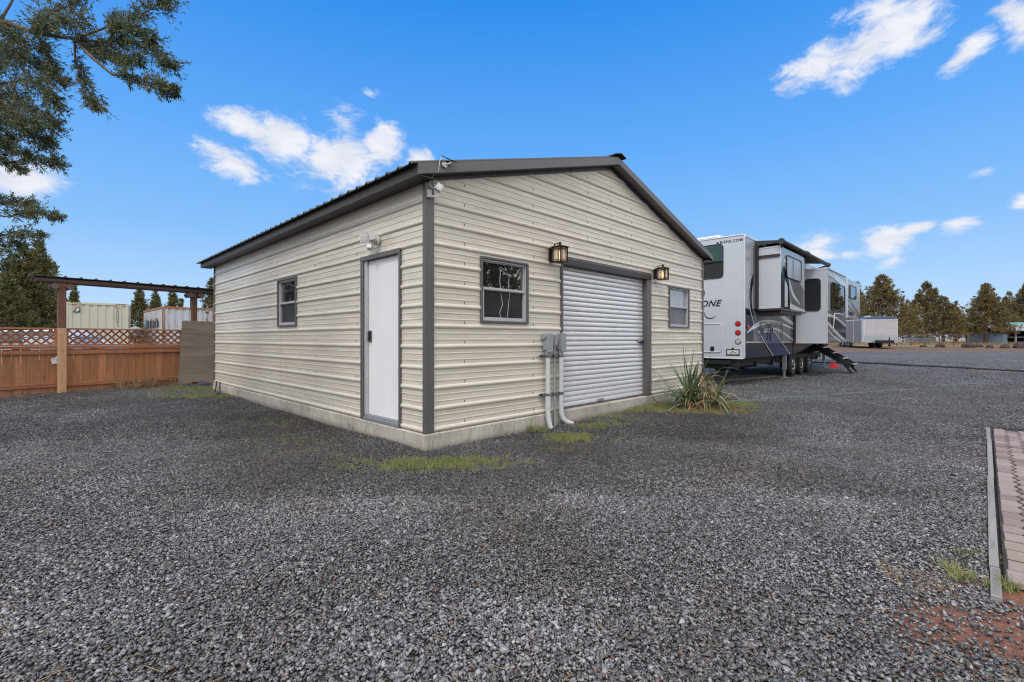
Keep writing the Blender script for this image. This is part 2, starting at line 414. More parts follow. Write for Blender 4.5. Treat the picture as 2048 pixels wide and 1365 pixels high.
# ------------------------------------------------------------------ mesh building
class MB:
    def __init__(s): s.v = []; s.f = []; s.m = []; s.sm = []
    def add(s, verts, faces, mi=0, smooth=False):
        o = len(s.v); s.v += [tuple(v) for v in verts]
        for f in faces: s.f.append([i+o for i in f]); s.m.append(mi); s.sm.append(smooth)
    def box(s, x0, x1, y0, y1, z0, z1, mi=0, M=None):
        v = [(x0,y0,z0),(x1,y0,z0),(x1,y1,z0),(x0,y1,z0),(x0,y0,z1),(x1,y0,z1),(x1,y1,z1),(x0,y1,z1)]
        if M is not None: v = [M @ Vector(p) for p in v]
        s.add(v, [(0,3,2,1),(4,5,6,7),(0,1,5,4),(1,2,6,5),(2,3,7,6),(3,0,4,7)], mi)
    def bar(s, p, q, w, h, mi=0, up=(0,0,1)):
        p, q = Vector(p), Vector(q); d = q-p; L = d.length; d.normalize()
        u = Vector(up); x = d.cross(u)
        if x.length < 1e-4: x = d.cross(Vector((1,0,0)))
        x.normalize(); u = x.cross(d)
        M = Matrix((( *d, 0), (*x, 0), (*u, 0), (0,0,0,1))).transposed(); M.translation = p
        s.box(0, L, -w/2, w/2, -h/2, h/2, mi, M)
    def tube(s, pts, r, n=12, mi=0, caps=True, smooth=True):
        pts = [Vector(p) for p in pts]; rs = r if isinstance(r, (list, tuple)) else [r]*len(pts)
        rings = []; prev = None
        for i, p in enumerate(pts):
            d = (pts[min(i+1, len(pts)-1)]-pts[max(i-1, 0)]).normalized()
            if prev is None:
                a = d.orthogonal().normalized()
            else:
                a = (prev-d*prev.dot(d)).normalized()
            prev = a; b = d.cross(a)
            rings.append([p+(a*math.cos(2*math.pi*k/n)+b*math.sin(2*math.pi*k/n))*rs[i] for k in range(n)])
        v = [q for rg in rings for q in rg]; f = []
        for i in range(len(pts)-1):
            for k in range(n):
                f.append((i*n+k, i*n+(k+1) % n, (i+1)*n+(k+1) % n, (i+1)*n+k))
        s.add(v, f, mi, smooth)
        if caps:
            s.add(rings[0], [tuple(range(n-1, -1, -1))], mi); s.add(rings[-1], [tuple(range(n))], mi)
    def ribbon(s, poly, thick, mi=0, plane='xz', off=0.0, out=-1):
        """a flat polygon in local x,z (or y,z) standing proud of a wall by thick"""
        n = len(poly)
        def P(a, b, o): return (a, o, b) if plane == 'xz' else ((o, a, b) if plane == 'yz' else (a, b, o))
        v = [P(a, b, off) for a, b in poly]+[P(a, b, off+out*thick) for a, b in poly]
        f = [tuple(range(n)), tuple(range(2*n-1, n-1, -1))]
        for i in range(n): j = (i+1) % n; f.append((i, i+n, j+n, j))
        s.add(v, f, mi)
    def build(s, name, mat, parent=None, bevel=0.0, seg=2, recalc=False):
        me = bpy.data.meshes.new(name); me.from_pydata(s.v, [], s.f)
        for mt in (mat if isinstance(mat, (list, tuple)) else [mat]): me.materials.append(MATS[mt])
        me.polygons.foreach_set('material_index', s.m); me.polygons.foreach_set('use_smooth', s.sm)
        if recalc:
            import bmesh
            bm = bmesh.new(); bm.from_mesh(me); bmesh.ops.recalc_face_normals(bm, faces=bm.faces); bm.to_mesh(me); bm.free()
        me.update()
        o = bpy.data.objects.new(name, me); COL.objects.link(o)
        if parent: o.parent = parent
        if bevel:
            md = o.modifiers.new('bevel', 'BEVEL'); md.width = bevel; md.segments = seg; md.limit_method = 'ANGLE'; md.angle_limit = R(40)
        return o

def np_mesh(name, verts, faces, mat, parent=None, smooth=False):
    """verts (n,3), faces (m,k) as numpy arrays"""
    me = bpy.data.meshes.new(name)
    m, k = faces.shape
    me.vertices.add(len(verts)); me.vertices.foreach_set('co', verts.astype(np.float32).ravel())
    me.loops.add(m*k); me.loops.foreach_set('vertex_index', faces.astype(np.int32).ravel())
    me.polygons.add(m); me.polygons.foreach_set('loop_start', np.arange(0, m*k, k, dtype=np.int32))
    me.polygons.foreach_set('loop_total', np.full(m, k, dtype=np.int32))
    if smooth: me.polygons.foreach_set('use_smooth', np.ones(m, dtype=bool))
    me.materials.append(MATS[mat]); me.update(calc_edges=True)
    o = bpy.data.objects.new(name, me); COL.objects.link(o)
    if parent: o.parent = parent
    return o

def tag(o, label, cat, group=None, kind=None):
    if label: o['label'] = label
    if cat: o['category'] = cat
    if group: o['group'] = group
    if kind: o['kind'] = kind
    return o
def thing(name, label, cat, loc=(0,0,0), rz=0, group=None):
    o = bpy.data.objects.new(name, None); COL.objects.link(o)
    o.location = loc; o.rotation_euler = (0, 0, rz); o.empty_display_size = .2
    return tag(o, label, cat, group)
def dup(root, loc, rz, label, group=None, scale=None):
    r = root.copy(); COL.objects.link(r); r.location = loc; r.rotation_euler = (0, 0, rz); r['label'] = label
    if group: r['group'] = group
    if scale: r.scale = scale
    for ch in list(root.children):
        c = ch.copy(); COL.objects.link(c); c.parent = r
        for g in ch.children:
            d = g.copy(); COL.objects.link(d); d.parent = c
    return r
def text_mesh(txt, size, thick=.002, shear=0, bold=0, space=1.0, mirror=False):
    cu = bpy.data.curves.new('lettering', 'FONT'); cu.body = txt; cu.size = size; cu.extrude = thick/2
    cu.shear = shear; cu.offset = bold; cu.space_character = space; cu.align_x = 'CENTER'; cu.align_y = 'CENTER'; cu.resolution_u = 3
    o = bpy.data.objects.new('tmp', cu); COL.objects.link(o)
    bpy.context.view_layer.update()
    me = bpy.data.meshes.new_from_object(o.evaluated_get(bpy.context.evaluated_depsgraph_get()))
    bpy.data.objects.remove(o); bpy.data.curves.remove(cu)
    return me
def lettering(name, txt, size, mat, parent, loc, rot, thick=.004, **kw):
    me = text_mesh(txt, size, thick, **kw); me.materials.clear(); me.materials.append(MATS[mat])
    o = bpy.data.objects.new(name, me); COL.objects.link(o); o.parent = parent
    o.location = loc; o.rotation_euler = rot
    return o

ROT = math.atan2(A_[1], A_[0])
# ================================================================== GARAGE
G = thing('metal_garage', 'cream ribbed metal garage with grey trim and a low gable roof', 'garage', (C_[0], C_[1], 0), ROT)
LX, LY = 7.27, 8.58
Z0, EAVE = .192, 2.95
def ztop(x): return 3.114+.29*min(x, LX-x)      # upper face of the roof
def profile(zmax):
    pts = [(Z0, 0.0)]
    k = 0
    while True:
        zc = .222+.2286*k
        if zc > zmax+.3: break
        for dz, o in ((-.030, 0), (-.019, .012), (-.011, .0175), (0, .0195), (.010, .0175), (.019, .012), (.028, 0), (.070, 0), (.0735, .005), (.0825, .005), (.086, 0), (.142, 0), (.1455, .005), (.1545, .005), (.158, 0)):
            pts.append((zc+dz, o))
        k += 1
    pts = [pts[0]]+[p for p in pts[1:] if p[0] > Z0+.001]
    return pts
def wall(name, plane, w, zmax, holes, gable=False, fixed=0.0, out=-1):
    mb = MB(); prof = profile(zmax)
    cuts = sorted({z for h in holes for z in (h[2], h[3])})
    pr = [prof[0]]
    for a, b in zip(prof, prof[1:]):
        for c in cuts:
            if a[0] < c < b[0]: pr.append((c, a[1]+(b[1]-a[1])*(c-a[0])/(b[0]-a[0])))
        pr.append(b)
    def lim(z):
        if not gable: return (0, w)
        e = ztop(0)-.05
        if z <= e: return (0, w)
        t = (z-e)/.29
        return (t, w-t) if t < w/2 else (w/2, w/2)
    def P(x, z, o):
        return (x, fixed+out*o, z) if plane == 'xz' else (fixed+out*o, x, z)
    for (za, oa), (zb, ob) in zip(pr, pr[1:]):
        if za >= zmax: break
        if zb > zmax: ob = oa+(ob-oa)*(zmax-za)/(zb-za); zb = zmax
        (a0, a1), (b0, b1) = lim(za), lim(zb)
        if b1-b0 < .01 and a1-a0 < .01: break
        hs = sorted([(h[0], h[1]) for h in holes if h[2] <= za+1e-6 and h[3] >= zb-1e-6])
        seg = []; c0, c1 = a0, b0
        for h0, h1 in hs: seg.append((c0, h0, c1, h0)); c0 = c1 = h1
        seg.append((c0, a1, c1, b1))
        for s0, s1, t0, t1 in seg:
            if s1-s0 < 1e-4 and t1-t0 < 1e-4: continue
            v = [P(s0, za, oa), P(s1, za, oa), P(t1, zb, ob), P(t0, zb, ob)]
            mb.add(v, [(0, 1, 2, 3)] if plane == 'xz' else [(3, 2, 1, 0)])
    return mb
def screws(mb, plane, cols, zs, fixed, out, skip, lim=None):
    for c in cols:
        for z in zs:
            if any(h[0]-.02 < c < h[1]+.02 and h[2]-.02 < z < h[3]+.02 for h in skip): continue
            if lim and z > lim(c): continue
            j = random.uniform(-.006, .006)
            M = Matrix.Translation((c+j, fixed, z)) if plane == 'xz' else Matrix.Translation((fixed, c+j, z))
            o = out*.007
            if plane == 'xz': mb.box(-.005, .005, min(0, o), max(0, o), -.005, .005, 1, M); mb.box(-.0025, .0035, min(0, o)*.3, max(0, o)*.3+.0, -.022, -.006, 1, M)
            else: mb.box(min(0, o), max(0, o), -.005, .005, -.005, .005, 1, M)
WA = (.798, 1.615, 1.432, 2.212); WB = (5.683, 6.557, 1.453, 2.247); RD = (2.37, 4.86, Z0, 2.40)
SD = (.487, 1.405, Z0, 2.26); WS = (3.585, 4.391, 1.443, 2.23)
fw = wall('front_wall', 'xz', LX, 4.2, [WA, WB, RD], True)
zs = [.222+.2286*k+.115 for k in range(0, 17, 1)]
screws(fw, 'xz', [.55, 1.75, 3.0, 3.65, 4.3, 5.1, 5.9, 6.9], [z-.062 for z in zs[::1]], 0, -1, [WA, WB, RD], lambda c: ztop(c)-.25)
fw.build('front_wall', ['cream_siding', 'screw_metal'], G)
sw = wall('side_wall', 'yz', LY, EAVE+.03, [SD, WS])
screws(sw, 'yz', [1.55, 2.85, 4.45, 6.1, 7.5], [z-.062 for z in zs if z < 2.85], 0, -1, [SD, WS])
sw.add([(-.0045, 4.32, Z0), (-.0045, 4.326, Z0), (-.0045, 4.326, 1.44), (-.0045, 4.32, 1.44)], [(0, 3, 2, 1)], 1)
sw.build('side_wall', ['cream_siding', 'screw_metal'], G)
wall('side_wall', 'yz', LY, EAVE+.03, [], fixed=LX, out=1).build('side_wall', 'cream_siding', G)
wall('back_wall', 'xz', LX, 4.2, [], True, fixed=LY, out=1).build('back_wall', 'cream_siding', G)
# slab with a ragged lower edge
mb = MB()
def slab():
    e = .035; n = 90
    def ring(z, j):
        pts = []
        for (x0, y0, x1, y1) in ((-e, -e, LX+e, -e), (LX+e, -e, LX+e, LY+e), (LX+e, LY+e, -e, LY+e), (-e, LY+e, -e, -e)):
            for i in range(n):
                t = i/n; pts.append((x0+(x1-x0)*t+random.uniform(-j, j), y0+(y1-y0)*t+random.uniform(-j, j), z+random.uniform(-j, j)))
        return pts
    r0, r1, r2, r3 = ring(-.12, .006), ring(.05, .004), ring(.175, .0012), ring(.187, .0008)
    cx, cy = LX/2, LY/2
    r3 = [(x+(.012 if x < 0 else -.012 if x > LX else 0), y+(.012 if y < 0 else -.012 if y > LY else 0), z) for x, y, z in r3]
    N = 4*n; v = r0+r1+r2+r3; f = []
    for k in range(3):
        for i in range(N): j = (i+1) % N; f.append((k*N+i, k*N+j, (k+1)*N+j, (k+1)*N+i))
    f.append(tuple(range(3*N, 4*N)))
    mb.add(v, f)
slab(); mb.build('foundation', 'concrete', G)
# roof: ribbed sheets on both slopes
mb = MB()
ya, yb = -.15, 9.18
ys = []; y = ya
ys.append((ya, 0))
yy = ya+.03
while yy < yb-.06:
    ys += [(yy, 0), (yy+.012, .022), (yy+.034, .022), (yy+.046, 0)]; yy += .2286
ys.append((yb, 0))
for side in (0, 1):
    def RP(d, y, o, t=0.0):      # d: distance from the ridge
        x = LX/2-d if side == 0 else LX/2+d
        return (x, y, 3.114+.29*(LX/2)-.29*d+o-t)
    d0, d1 = 0.0, LX/2+.265
    for (y0, o0), (y1, o1) in zip(ys, ys[1:]):
        q = [RP(d0, y0, o0), RP(d0, y1, o1), RP(d1, y1, o1), RP(d1, y0, o0)]
        q2 = [RP(d0, y0, o0, .012), RP(d0, y1, o1, .012), RP(d1, y1, o1, .012), RP(d1, y0, o0, .012)]
        mb.add(q+q2, [(0, 1, 2, 3), (7, 6, 5, 4), (3, 2, 6, 7)])
    for yv in (ya, yb):
        mb.add([RP(d0, yv, 0), RP(d1, yv, 0), RP(d1, yv, 0, .012), RP(d0, yv, 0, .012)], [(0, 1, 2, 3)])
rf = mb.build('roof', 'roof_metal', G)
mb = MB(); zr = 3.114+.29*LX/2
for sgn in (-1, 1):
    mb.add([(LX/2, -.21, zr+.045), (LX/2, 9.22, zr+.045), (LX/2+sgn*.15, 9.22, zr+.0), (LX/2+sgn*.15, -.21, zr+.0),
            (LX/2, -.21, zr+.030), (LX/2, 9.22, zr+.030), (LX/2+sgn*.15, 9.22, zr-.015), (LX/2+sgn*.15, -.21, zr-.015)],
           [(0, 1, 2, 3), (7, 6, 5, 4), (0, 3, 7, 4), (2, 1, 5, 6), (3, 2, 6, 7)])
mb.build('ridge_cap', 'trim_dark', rf)
# rake trims: outer board, soffit, inner strip under it
for side in (0, 1):
    def sx(d): return LX/2-d if side == 0 else LX/2+d
    def zt(d): return 3.114+.29*LX/2-.29*d
    D1 = LX/2+.20
    mb = MB()
    a = [(sx(0), zt(0)-.014), (sx(D1), zt(D1)-.014), (sx(D1), zt(D1)-.130), (sx(0), zt(0)-.130)]
    mb.ribbon(a, .012, plane='xz', off=-.148)
    a2 = [(sx(0), zt(0)-.118), (sx(D1), zt(D1)-.118), (sx(D1), zt(D1)-.130), (sx(0), zt(0)-.130)]
    mb.ribbon(a2, .012, plane='xz', off=-.1605)
    mb.add([(sx(0), -.147, zt(0)-.128), (sx(D1), -.147, zt(D1)-.128), (sx(D1), .02, zt(D1)-.128), (sx(0), .02, zt(0)-.128)], [(0, 1, 2, 3)])
    mb.build('rake_trim', 'trim_metal', G)
    mb = MB(); D2 = LX/2-.02
    mb.ribbon([(sx(0), zt(0)-.10), (sx(D2), zt(D2)-.10), (sx(D2), zt(D2)-.178), (sx(0), zt(0)-.178)], .02, plane='xz', off=-.008)
    for i in range(8):
        d = .15+i*.48; mb.box(sx(d)-.007, sx(d)+.007, -.036, -.026, zt(d)-.150, zt(d)-.136)
    mb.build('gable_strip', 'trim_dark', G)
for xx, s in ((-.2, 1), (LX+.2, -1)):     # eave fascia with its soffit
    mb = MB(); ze = 3.114-.058
    mb.box(min(xx, xx+s*.012), max(xx, xx+s*.012), -.148, 9.02, ze-.132, ze-.006)
    mb.box(min(xx+s*.012, s*.02 if s > 0 else LX-.02), max(xx+s*.012, s*.02 if s > 0 else LX-.02), -.146, 9.02, ze-.130, ze-.122)
    for k in (0, 1): mb.box(min(xx-s*.006, xx), max(xx-s*.006, xx), -.12, -.105, ze-.05-k*.04, ze-.036-k*.04, 1)
    mb.build('eave_trim', ['trim_dark', 'screw_metal'], G)
# corner trims
for (x, y, sx_, sy_) in ((0, 0, 1, 1), (LX, 0, -1, 1), (0, LY, 1, -1), (LX, LY, -1, -1)):
    mb = MB()
    x0, x1 = sorted((x-sx_*.024, x+sx_*(.098 if x == 0 else .03))); y0, y1 = sorted((y-sy_*.026, y-sy_*.004)); mb.box(x0, x1, y0, y1, Z0-.003, EAVE+.1)
    x0, x1 = sorted((x-sx_*.024, x-sx_*.003)); y0, y1 = sorted((y-sy_*.004, y+sy_*.022)); mb.box(x0, x1, y0, y1, Z0-.003, EAVE+.05)
    if x == 0 and y == 0:
        for k in range(5): mb.box(.088, .097, -.031, -.025, .26+k*.6, .272+k*.6, 1)
    mb.build('corner_trim', ['trim_metal', 'white_vinyl'], G, .003)

def window(plane, h, fixed, glass, screen, mul, cords=False):
    x0, x1, z0, z1 = h
    def bx(mb, a0, a1, o0, o1, b0, b1, mi=0):
        if plane == 'xz': mb.box(a0, a1, fixed-o1, fixed-o0, b0, b1, mi)
        else: mb.box(fixed-o1, fixed-o0, a0, a1, b0, b1, mi)
    def ringf(mb, a0, a1, b0, b1, w, o0, o1):
        bx(mb, a0, a1, o0, o1, b1-w, b1); bx(mb, a0, a1, o0, o1, b0, b0+w)
        bx(mb, a0, a0+w, o0, o1, b0+w, b1-w); bx(mb, a1-w, a1, o0, o1, b0+w, b1-w)
    root = MB(); ringf(root, x0-.012, x1+.012, z0-.012, z1+.012, .026, -.03, .032)
    w = root.build('window', 'window_trim', G, .003)
    fr = MB(); a0, a1, b0, b1 = x0+.0145, x1-.0145, z0+.0145, z1-.0145
    ringf(fr, a0, a1, b0, b1, .020, -.05, .008)
    ringf(fr, a0+.021, a1-.021, b0+.021, mul-.001, .022, -.04, .002)
    ringf(fr, a0+.021, a1-.021, mul+.001, b1-.021, .012, -.045, -.010)
    bx(fr, a0+.0205, a1-.0205, -.03, .010, mul-.015, mul+.015)
    fr.build('frame', 'aluminium', w, .002)
    p = MB(); bx(p, a0+.025, a1-.025, -.038, -.034, mul+.01, b1-.025); p.build('pane', glass, w)
    p = MB(); bx(p, a0+.025, a1-.025, -.032, -.028, b0+.025, mul-.01); p.build('pane', screen, w)
    if cords:
        c = MB(); xm = x0+.36
        c.tube([(xm, fixed+.027, b1-.10), (xm-.01, fixed+.027, 1.95), (xm, fixed+.027, 1.86), (xm+.01, fixed+.024, 1.76), (xm+.035, fixed+.024, 1.66), (xm-.02, fixed+.024, 1.55), (xm+.01, fixed+.024, 1.49)], .0035, 5)
        c.tube([(xm+.16, fixed+.030, b1-.14), (xm+.15, fixed+.030, 1.9), (xm+.16, fixed+.024, 1.8), (xm+.12, fixed+.024, 1.5)], .003, 5)
        c.build('pull_cord', 'white_vinyl', w)
        c = MB(); pts = [(xm+.01+.022*math.cos(t), fixed+.029, b1-.09+.022*math.sin(t)) for t in [i*math.pi/6 for i in range(13)]]
        c.tube(pts, .004, 5, caps=False); c.build('sticker_ring', 'white_vinyl', w)
    return w
window('xz', WA, 0, 'window_glass', 'screened_glass', 1.842, True)
window('xz', WB, 0, 'pale_glass', 'pale_screen', 1.86)
window('yz', WS, 0, 'window_glass', 'screened_glass', 1.83)

# roller door
mb = MB(); n = 0; z = .205; rows = []
while z < 2.40:
    rows += [(z, .006), (z+.0035, .005), (z+.0045, -.009), (z+.016, -.015), (z+.034, -.017), (z+.052, -.015), (z+.066, -.012), (z+.0725, -.002)]; z += .0755
v = []; f = []
for i, (zz, o) in enumerate(rows): v += [(2.36, .085+o, zz), (4.84, .085+o, zz)]
for i in range(len(rows)-1): f.append((2*i, 2*i+1, 2*i+3, 2*i+2))
mb.add(v, f, 0, False)
mb.box(2.36, 4.84, .055, .09, .192, .2045, 1)
rd = mb.build('roller_door', ['roller_metal', 'trim_metal'], G)
mb = MB()
mb.box(2.335, 4.955, -.030, .0, 2.385, 2.425); mb.box(2.335, 4.955, -.034, .05, 2.300, 2.384, 1)  # grey header trim; the dark band below it paints the header's shadow
mb.build('header_and_shade', ['trim_metal', 'trim_dark'], rd, .003)
for a, b in ((4.80, 4.955), (2.325, 2.365)):
    mb = MB(); mb.box(a, b, -.030, .055, Z0+.002, 2.2985)
    if a > 4:
        for k in range(3): mb.box(4.87, 4.885, -.035, -.029, .35+k*.85, .365+k*.85, 1)
    mb.build('door_jamb', ['trim_metal', 'screw_metal'], rd, .004)
mb = MB(); mb.box(4.60, 4.80, .045, .062, 1.185, 1.215); mb.box(4.63, 4.70, .038, .05, 1.165, 1.235)
lt = mb.build('latch', 'chrome', rd, .003)
mb = MB(); mb.box(4.70, 4.755, .018, .045, 1.135, 1.185); mb.tube([(4.71, .032, 1.18), (4.71, .032, 1.215), (4.7275, .032, 1.228), (4.745, .032, 1.215), (4.745, .032, 1.18)], .005, 8, 1)
mb.build('padlock', ['rv_blue', 'chrome'], lt, .004)
mb = MB(); mb.box(3.35, 3.51, .046, .060, .225, .262); mb.tube([(3.36, .045, .25), (3.38, .03, .262), (3.48, .03, .262), (3.50, .045, .25)], .006, 6)
mb.build('lift_handle', 'galvanised', rd)
mb = MB(); mb.box(4.30, 4.62, .060, .066, .225, .265); mb.build('warning_sticker', 'paper', rd)

# walk door
mb = MB(); mb.box(.018, .045, .511, 1.272, .262, 2.215)
wd = mb.build('door', 'door_white', G, .003)
mb = MB(); mb.box(-.028, .055, 1.335, 1.412, Z0+.002, 2.268); mb.box(-.03, .055, .470, .500, Z0+.002, 2.268); mb.box(-.032, .055, .470, 1.412, 2.2185, 2.275)
mb.build('door_trim', 'trim_metal', wd, .003)
mb = MB(); mb.box(-.012, .05, 1.276, 1.334, Z0+.004, 2.218); mb.box(.004, .0505, .5005, .509, Z0+.004, 2.2183)
mb.box(-.006, .05, 1.305, 1.310, Z0+.004, 2.0, 1)
mb.build('door_frame', ['aluminium', 'trim_dark'], wd, .002)
mb = MB(); mb.box(-.03, .05, .501, 1.334, .194, .235); mb.box(-.012, .05, .501, 1.334, .2355, .2585)
mb.build('threshold', 'galvanised', wd, .002)
mb = MB(); mb.box(-.008, .018, 1.195, 1.245, 1.185, 1.325); mb.box(-.024, -.008, 1.205, 1.233, 1.225, 1.30); mb.box(-.03, -.0245, 1.212, 1.226, 1.24, 1.285, 1)
mb.build('keypad_lock', ['black_plastic', 'box_grey'], wd, .005)

# ================================================================== THINGS ON THE GARAGE
def on_garage(name, label, cat, x, y, z, group=None):
    X, Y = bw(x, y)
    return thing(name, label, cat, (X, Y, z), ROT, group)
def lantern(label, x):
    t = on_garage('wall_lantern', label, 'outdoor lamp', x, 0, 2.28, 'lanterns beside the roller door')
    mb = MB(); mb.box(-.05, .05, -.045, -.019, .02, .21); mb.box(-.04, .04, -.055, -.045, .03, .20); mb.build('wall_plate', 'bronze', t, .004)
    mb = MB(); mb.bar((0, -.05, .175), (0, -.10, .175), .012, .014)
    mb.bar((0, -.08, .19), (0, -.08, .262), .012, .012); mb.bar((0, -.08, .258), (0, -.18, .268), .012, .010); mb.box(-.012, .012, -.194, -.168, .236, .275)
    mb.build('bracket', 'bronze', t)
    cy, w = -.175, .075
    mb = MB()
    for sx_ in (-1, 1):
        for sy_ in (-1, 1): mb.box(sx_*w-.006, sx_*w+.006, cy+sy_*w-.006, cy+sy_*w+.006, .0, .205)
    for z in (.0, .022, .172, .195):
        for s_ in (-1, 1):
            mb.box(-w+.0062, w-.0062, cy+s_*w-.004, cy+s_*w+.004, z, z+.007); mb.box(s_*w-.004, s_*w+.004, cy-w+.0062, cy+w-.0062, z, z+.007)
    for s_ in (-1, 1):
        for q in (-.045, .045):
            mb.box(q-.003, q+.003, cy+s_*w-.0035, cy+s_*w+.0035, .007, .195); mb.box(s_*w-.0035, s_*w+.0035, cy+q-.003, cy+q+.003, .007, .195)
    mb.box(-w, w, cy-w, cy+w, -.006, -.0002)
    mb.build('cage', 'bronze', t)
    mb = MB(); mb.box(-w+.008, w-.008, cy-w+.008, cy+w-.008, .004, .196); mb.build('glass_shade', 'lamp_glass', t)
    mb = MB(); mb.tube([(0, cy, .02), (0, cy, .06), (0, cy, .13), (0, cy, .155)], [.012, .017, .014, .003], 10); mb.build('bulb', 'lamp_glow', t)
    mb = MB(); r = .105
    mb.add([(-r, cy-r, .206), (r, cy-r, .206), (r, cy+r, .206), (-r, cy+r, .206), (-r, cy-r, .212), (r, cy-r, .212), (r, cy+r, .212), (-r, cy+r, .212), (-.02, cy-.02, .236), (.02, cy-.02, .236), (.02, cy+.02, .236), (-.02, cy+.02, .236)],
           [(3, 2, 1, 0), (0, 1, 5, 4), (1, 2, 6, 5), (2, 3, 7, 6), (3, 0, 4, 7), (4, 5, 9, 8), (5, 6, 10, 9), (6, 7, 11, 10), (7, 4, 8, 11), (8, 9, 10, 11)])
    mb.build('lamp_roof', 'copper_cap', t)
    return t
L1 = lantern('lit bronze lantern between the dark window and the roller door', 2.10)
X, Y = bw(5.10, 0)
dup(L1, (X, Y, 2.31), ROT, 'lit bronze lantern above the pale small window right of the roller door')

# electrical riser
t = on_garage('electrical_riser', 'three grey conduits with junction boxes left of the roller door', 'conduit', 2.1, 0, 0)
def ebox(x0, x1, z0, z1, d, mb, lug=True):
    mb.box(x0, x1, -d+.028, -.02, z0+.03, z1-.004)
    mb.box(x0-.005, x1+.005, -d, -d+.027, z0, z1)
    if lug: mb.tube([((x0+x1)/2, -.065, z0-.045), ((x0+x1)/2, -.065, z0+.03)], .035, 12)
for (a, b, c, d, e) in ((-.18, -.09, 1.035, 1.30, .13), (.005, .045, 1.13, 1.285, .10), (.115, .20, 1.04, 1.305, .13)):
    mb = MB(); ebox(a, b, c, d, e, mb, b-a > .05)
    if a < -.1: mb.tube([(-.21, -.06, 1.25), (-.17, -.06, 1.25)], .028, 12)
    mb.build('junction_box', 'box_grey', t, .006)
mb = MB(); mb.tube([(-.135, -.075, 1.0), (-.135, -.075, .40)], .034, 14); mb.tube([(-.135, -.075, .44), (-.135, -.075, .27)], .040, 14); mb.tube([(-.135, -.075, .28), (-.135, -.08, .15), (-.125, -.10, .04), (-.11, -.13, -.06)], .036, 14)
mb.build('conduit', 'grey_pvc', t)
mb = MB(); mb.tube([(.022, -.065, 1.14), (.022, -.065, .5), (.024, -.07, -.05)], .017, 10); mb.tube([(.022, -.065, 1.14), (.022, -.065, 1.11)], .026, 10); mb.build('conduit', 'box_grey', t)
mb = MB(); mb.tube([(.155, -.075, 1.01), (.155, -.075, .30)], .034, 14); mb.tube([(.155, -.075, .31), (.155, -.078, .17), (.17, -.09, .10), (.22, -.11, .045), (.30, -.13, .012), (.33, -.14, .0)], .037, 14)
mb.build('conduit', 'grey_pvc', t)
for z in (.985, .455):
    mb = MB(); mb.box(-.27, .235, -.042, -.020, z-.02, z+.02); mb.box(-.268, -.20, -.048, -.0425, z-.014, z+.014, 1)
    for x in (-.135, .022, .155):
        r = .038 if abs(x) > .05 else .021
        mb.tube([(x, -.075 if r > .03 else -.065, z-.018), (x, -.075 if r > .03 else -.065, z+.018)], r+.003, 14, 2); mb.box(x-.006, x+.006, -.125, -.11, z-.01, z+.01)
    mb.build('strut_channel', ['galvanised', 'black_plastic', 'window_trim'], t, .002)

# floodlight over the walk door
t = on_garage('floodlight', 'white twin head motion floodlight above the walk door', 'floodlight', 0, .98, 2.40)
mb = MB(); mb.tube([(-.02, 0, .03), (-.055, 0, .03)], .058, 18); mb.tube([(-.055, 0, .03), (-.10, 0, .02)], [.04, .03], 14); mb.build('mount', 'white_plastic', t, .003)
for dy, rz, tilt in ((.10, .5, -.1), (-.045, -.45, -.25)):
    mb = MB(); M = Matrix.Translation((-.125, dy, .055)) @ Matrix.Rotation(rz, 4, 'Z') @ Matrix.Rotation(tilt, 4, 'Y')
    mb.box(-.035, .03, -.062, .062, -.045, .05, 0, M); mb.box(-.0385, -.0352, -.045, .045, -.03, .035, 1, M)
    mb.build('lamp_head', ['white_plastic', 'lens_clear'], t, .012)
mb = MB(); mb.tube([(-.07, -.01, .02), (-.10, .0, -.035)], .016, 10); M = Matrix.Translation((-.115, .015, -.062)) @ Matrix.Rotation(.7, 4, 'Z') @ Matrix.Rotation(.4, 4, 'Y'); mb.box(-.035, .035, -.032, .032, -.03, .03, 0, M)
mb.build('motion_sensor', 'white_plastic', t, .010)
# camera + solar panel at the corner
t = on_garage('security_camera', 'small white camera on the grey corner trim under the roof', 'camera', .03, -.03, 2.80)
mb = MB(); M = Matrix.Translation((.055, -.10, .055)) @ Matrix.Rotation(-.5, 4, 'Z') @ Matrix.Rotation(.5, 4, 'Y'); mb.box(-.035, .035, -.035, .035, -.036, .036, 0, M); mb.box(-.025, .025, -.0385, -.0352, -.025, .025, 0, M)
mb.build('housing', 'white_vinyl', t, .008)
mb = MB(); mb.box(-.035, .02, -.022, .004, -.045, .04); mb.bar((0, -.02, -.03), (.05, -.085, -.035), .014, .02); mb.bar((.05, -.085, -.035), (.055, -.095, .02), .014, .02)
mb.build('bracket', 'white_plastic', t, .003)
mb = MB(); mb.tube([(.035, -.075, .05), (-.01, -.06, .05), (-.035, -.05, .09), (-.02, -.07, .16), (.02, -.14, .22), (.03, -.145, .32), (.055, -.145, .375)], .004, 6); mb.build('cable', 'white_vinyl', t)
t = on_garage('solar_panel', 'small tilted solar panel mounted on the grey roof edge at the near corner', 'solar panel', .11, -.163, 3.09)
mb = MB(); mb.tube([(.02, .0, .015), (.02, -.022, .015)], .032, 14); mb.tube([(.02, -.02, .015), (.065, -.055, .035), (.07, -.05, .07)], .013, 10); mb.build('mount', 'white_plastic', t)
mb = MB(); M = Matrix.Translation((.06, -.03, .08)) @ Matrix.Rotation(.10, 4, 'Y') @ Matrix.Rotation(.50, 4, 'X'); mb.box(-.075, .075, -.055, .055, -.004, .004, 0, M); mb.box(-.07, .07, -.05, .05, .0042, .006, 1, M); mb.build('panel', ['maroon_trim', 'rv_navy'], t)

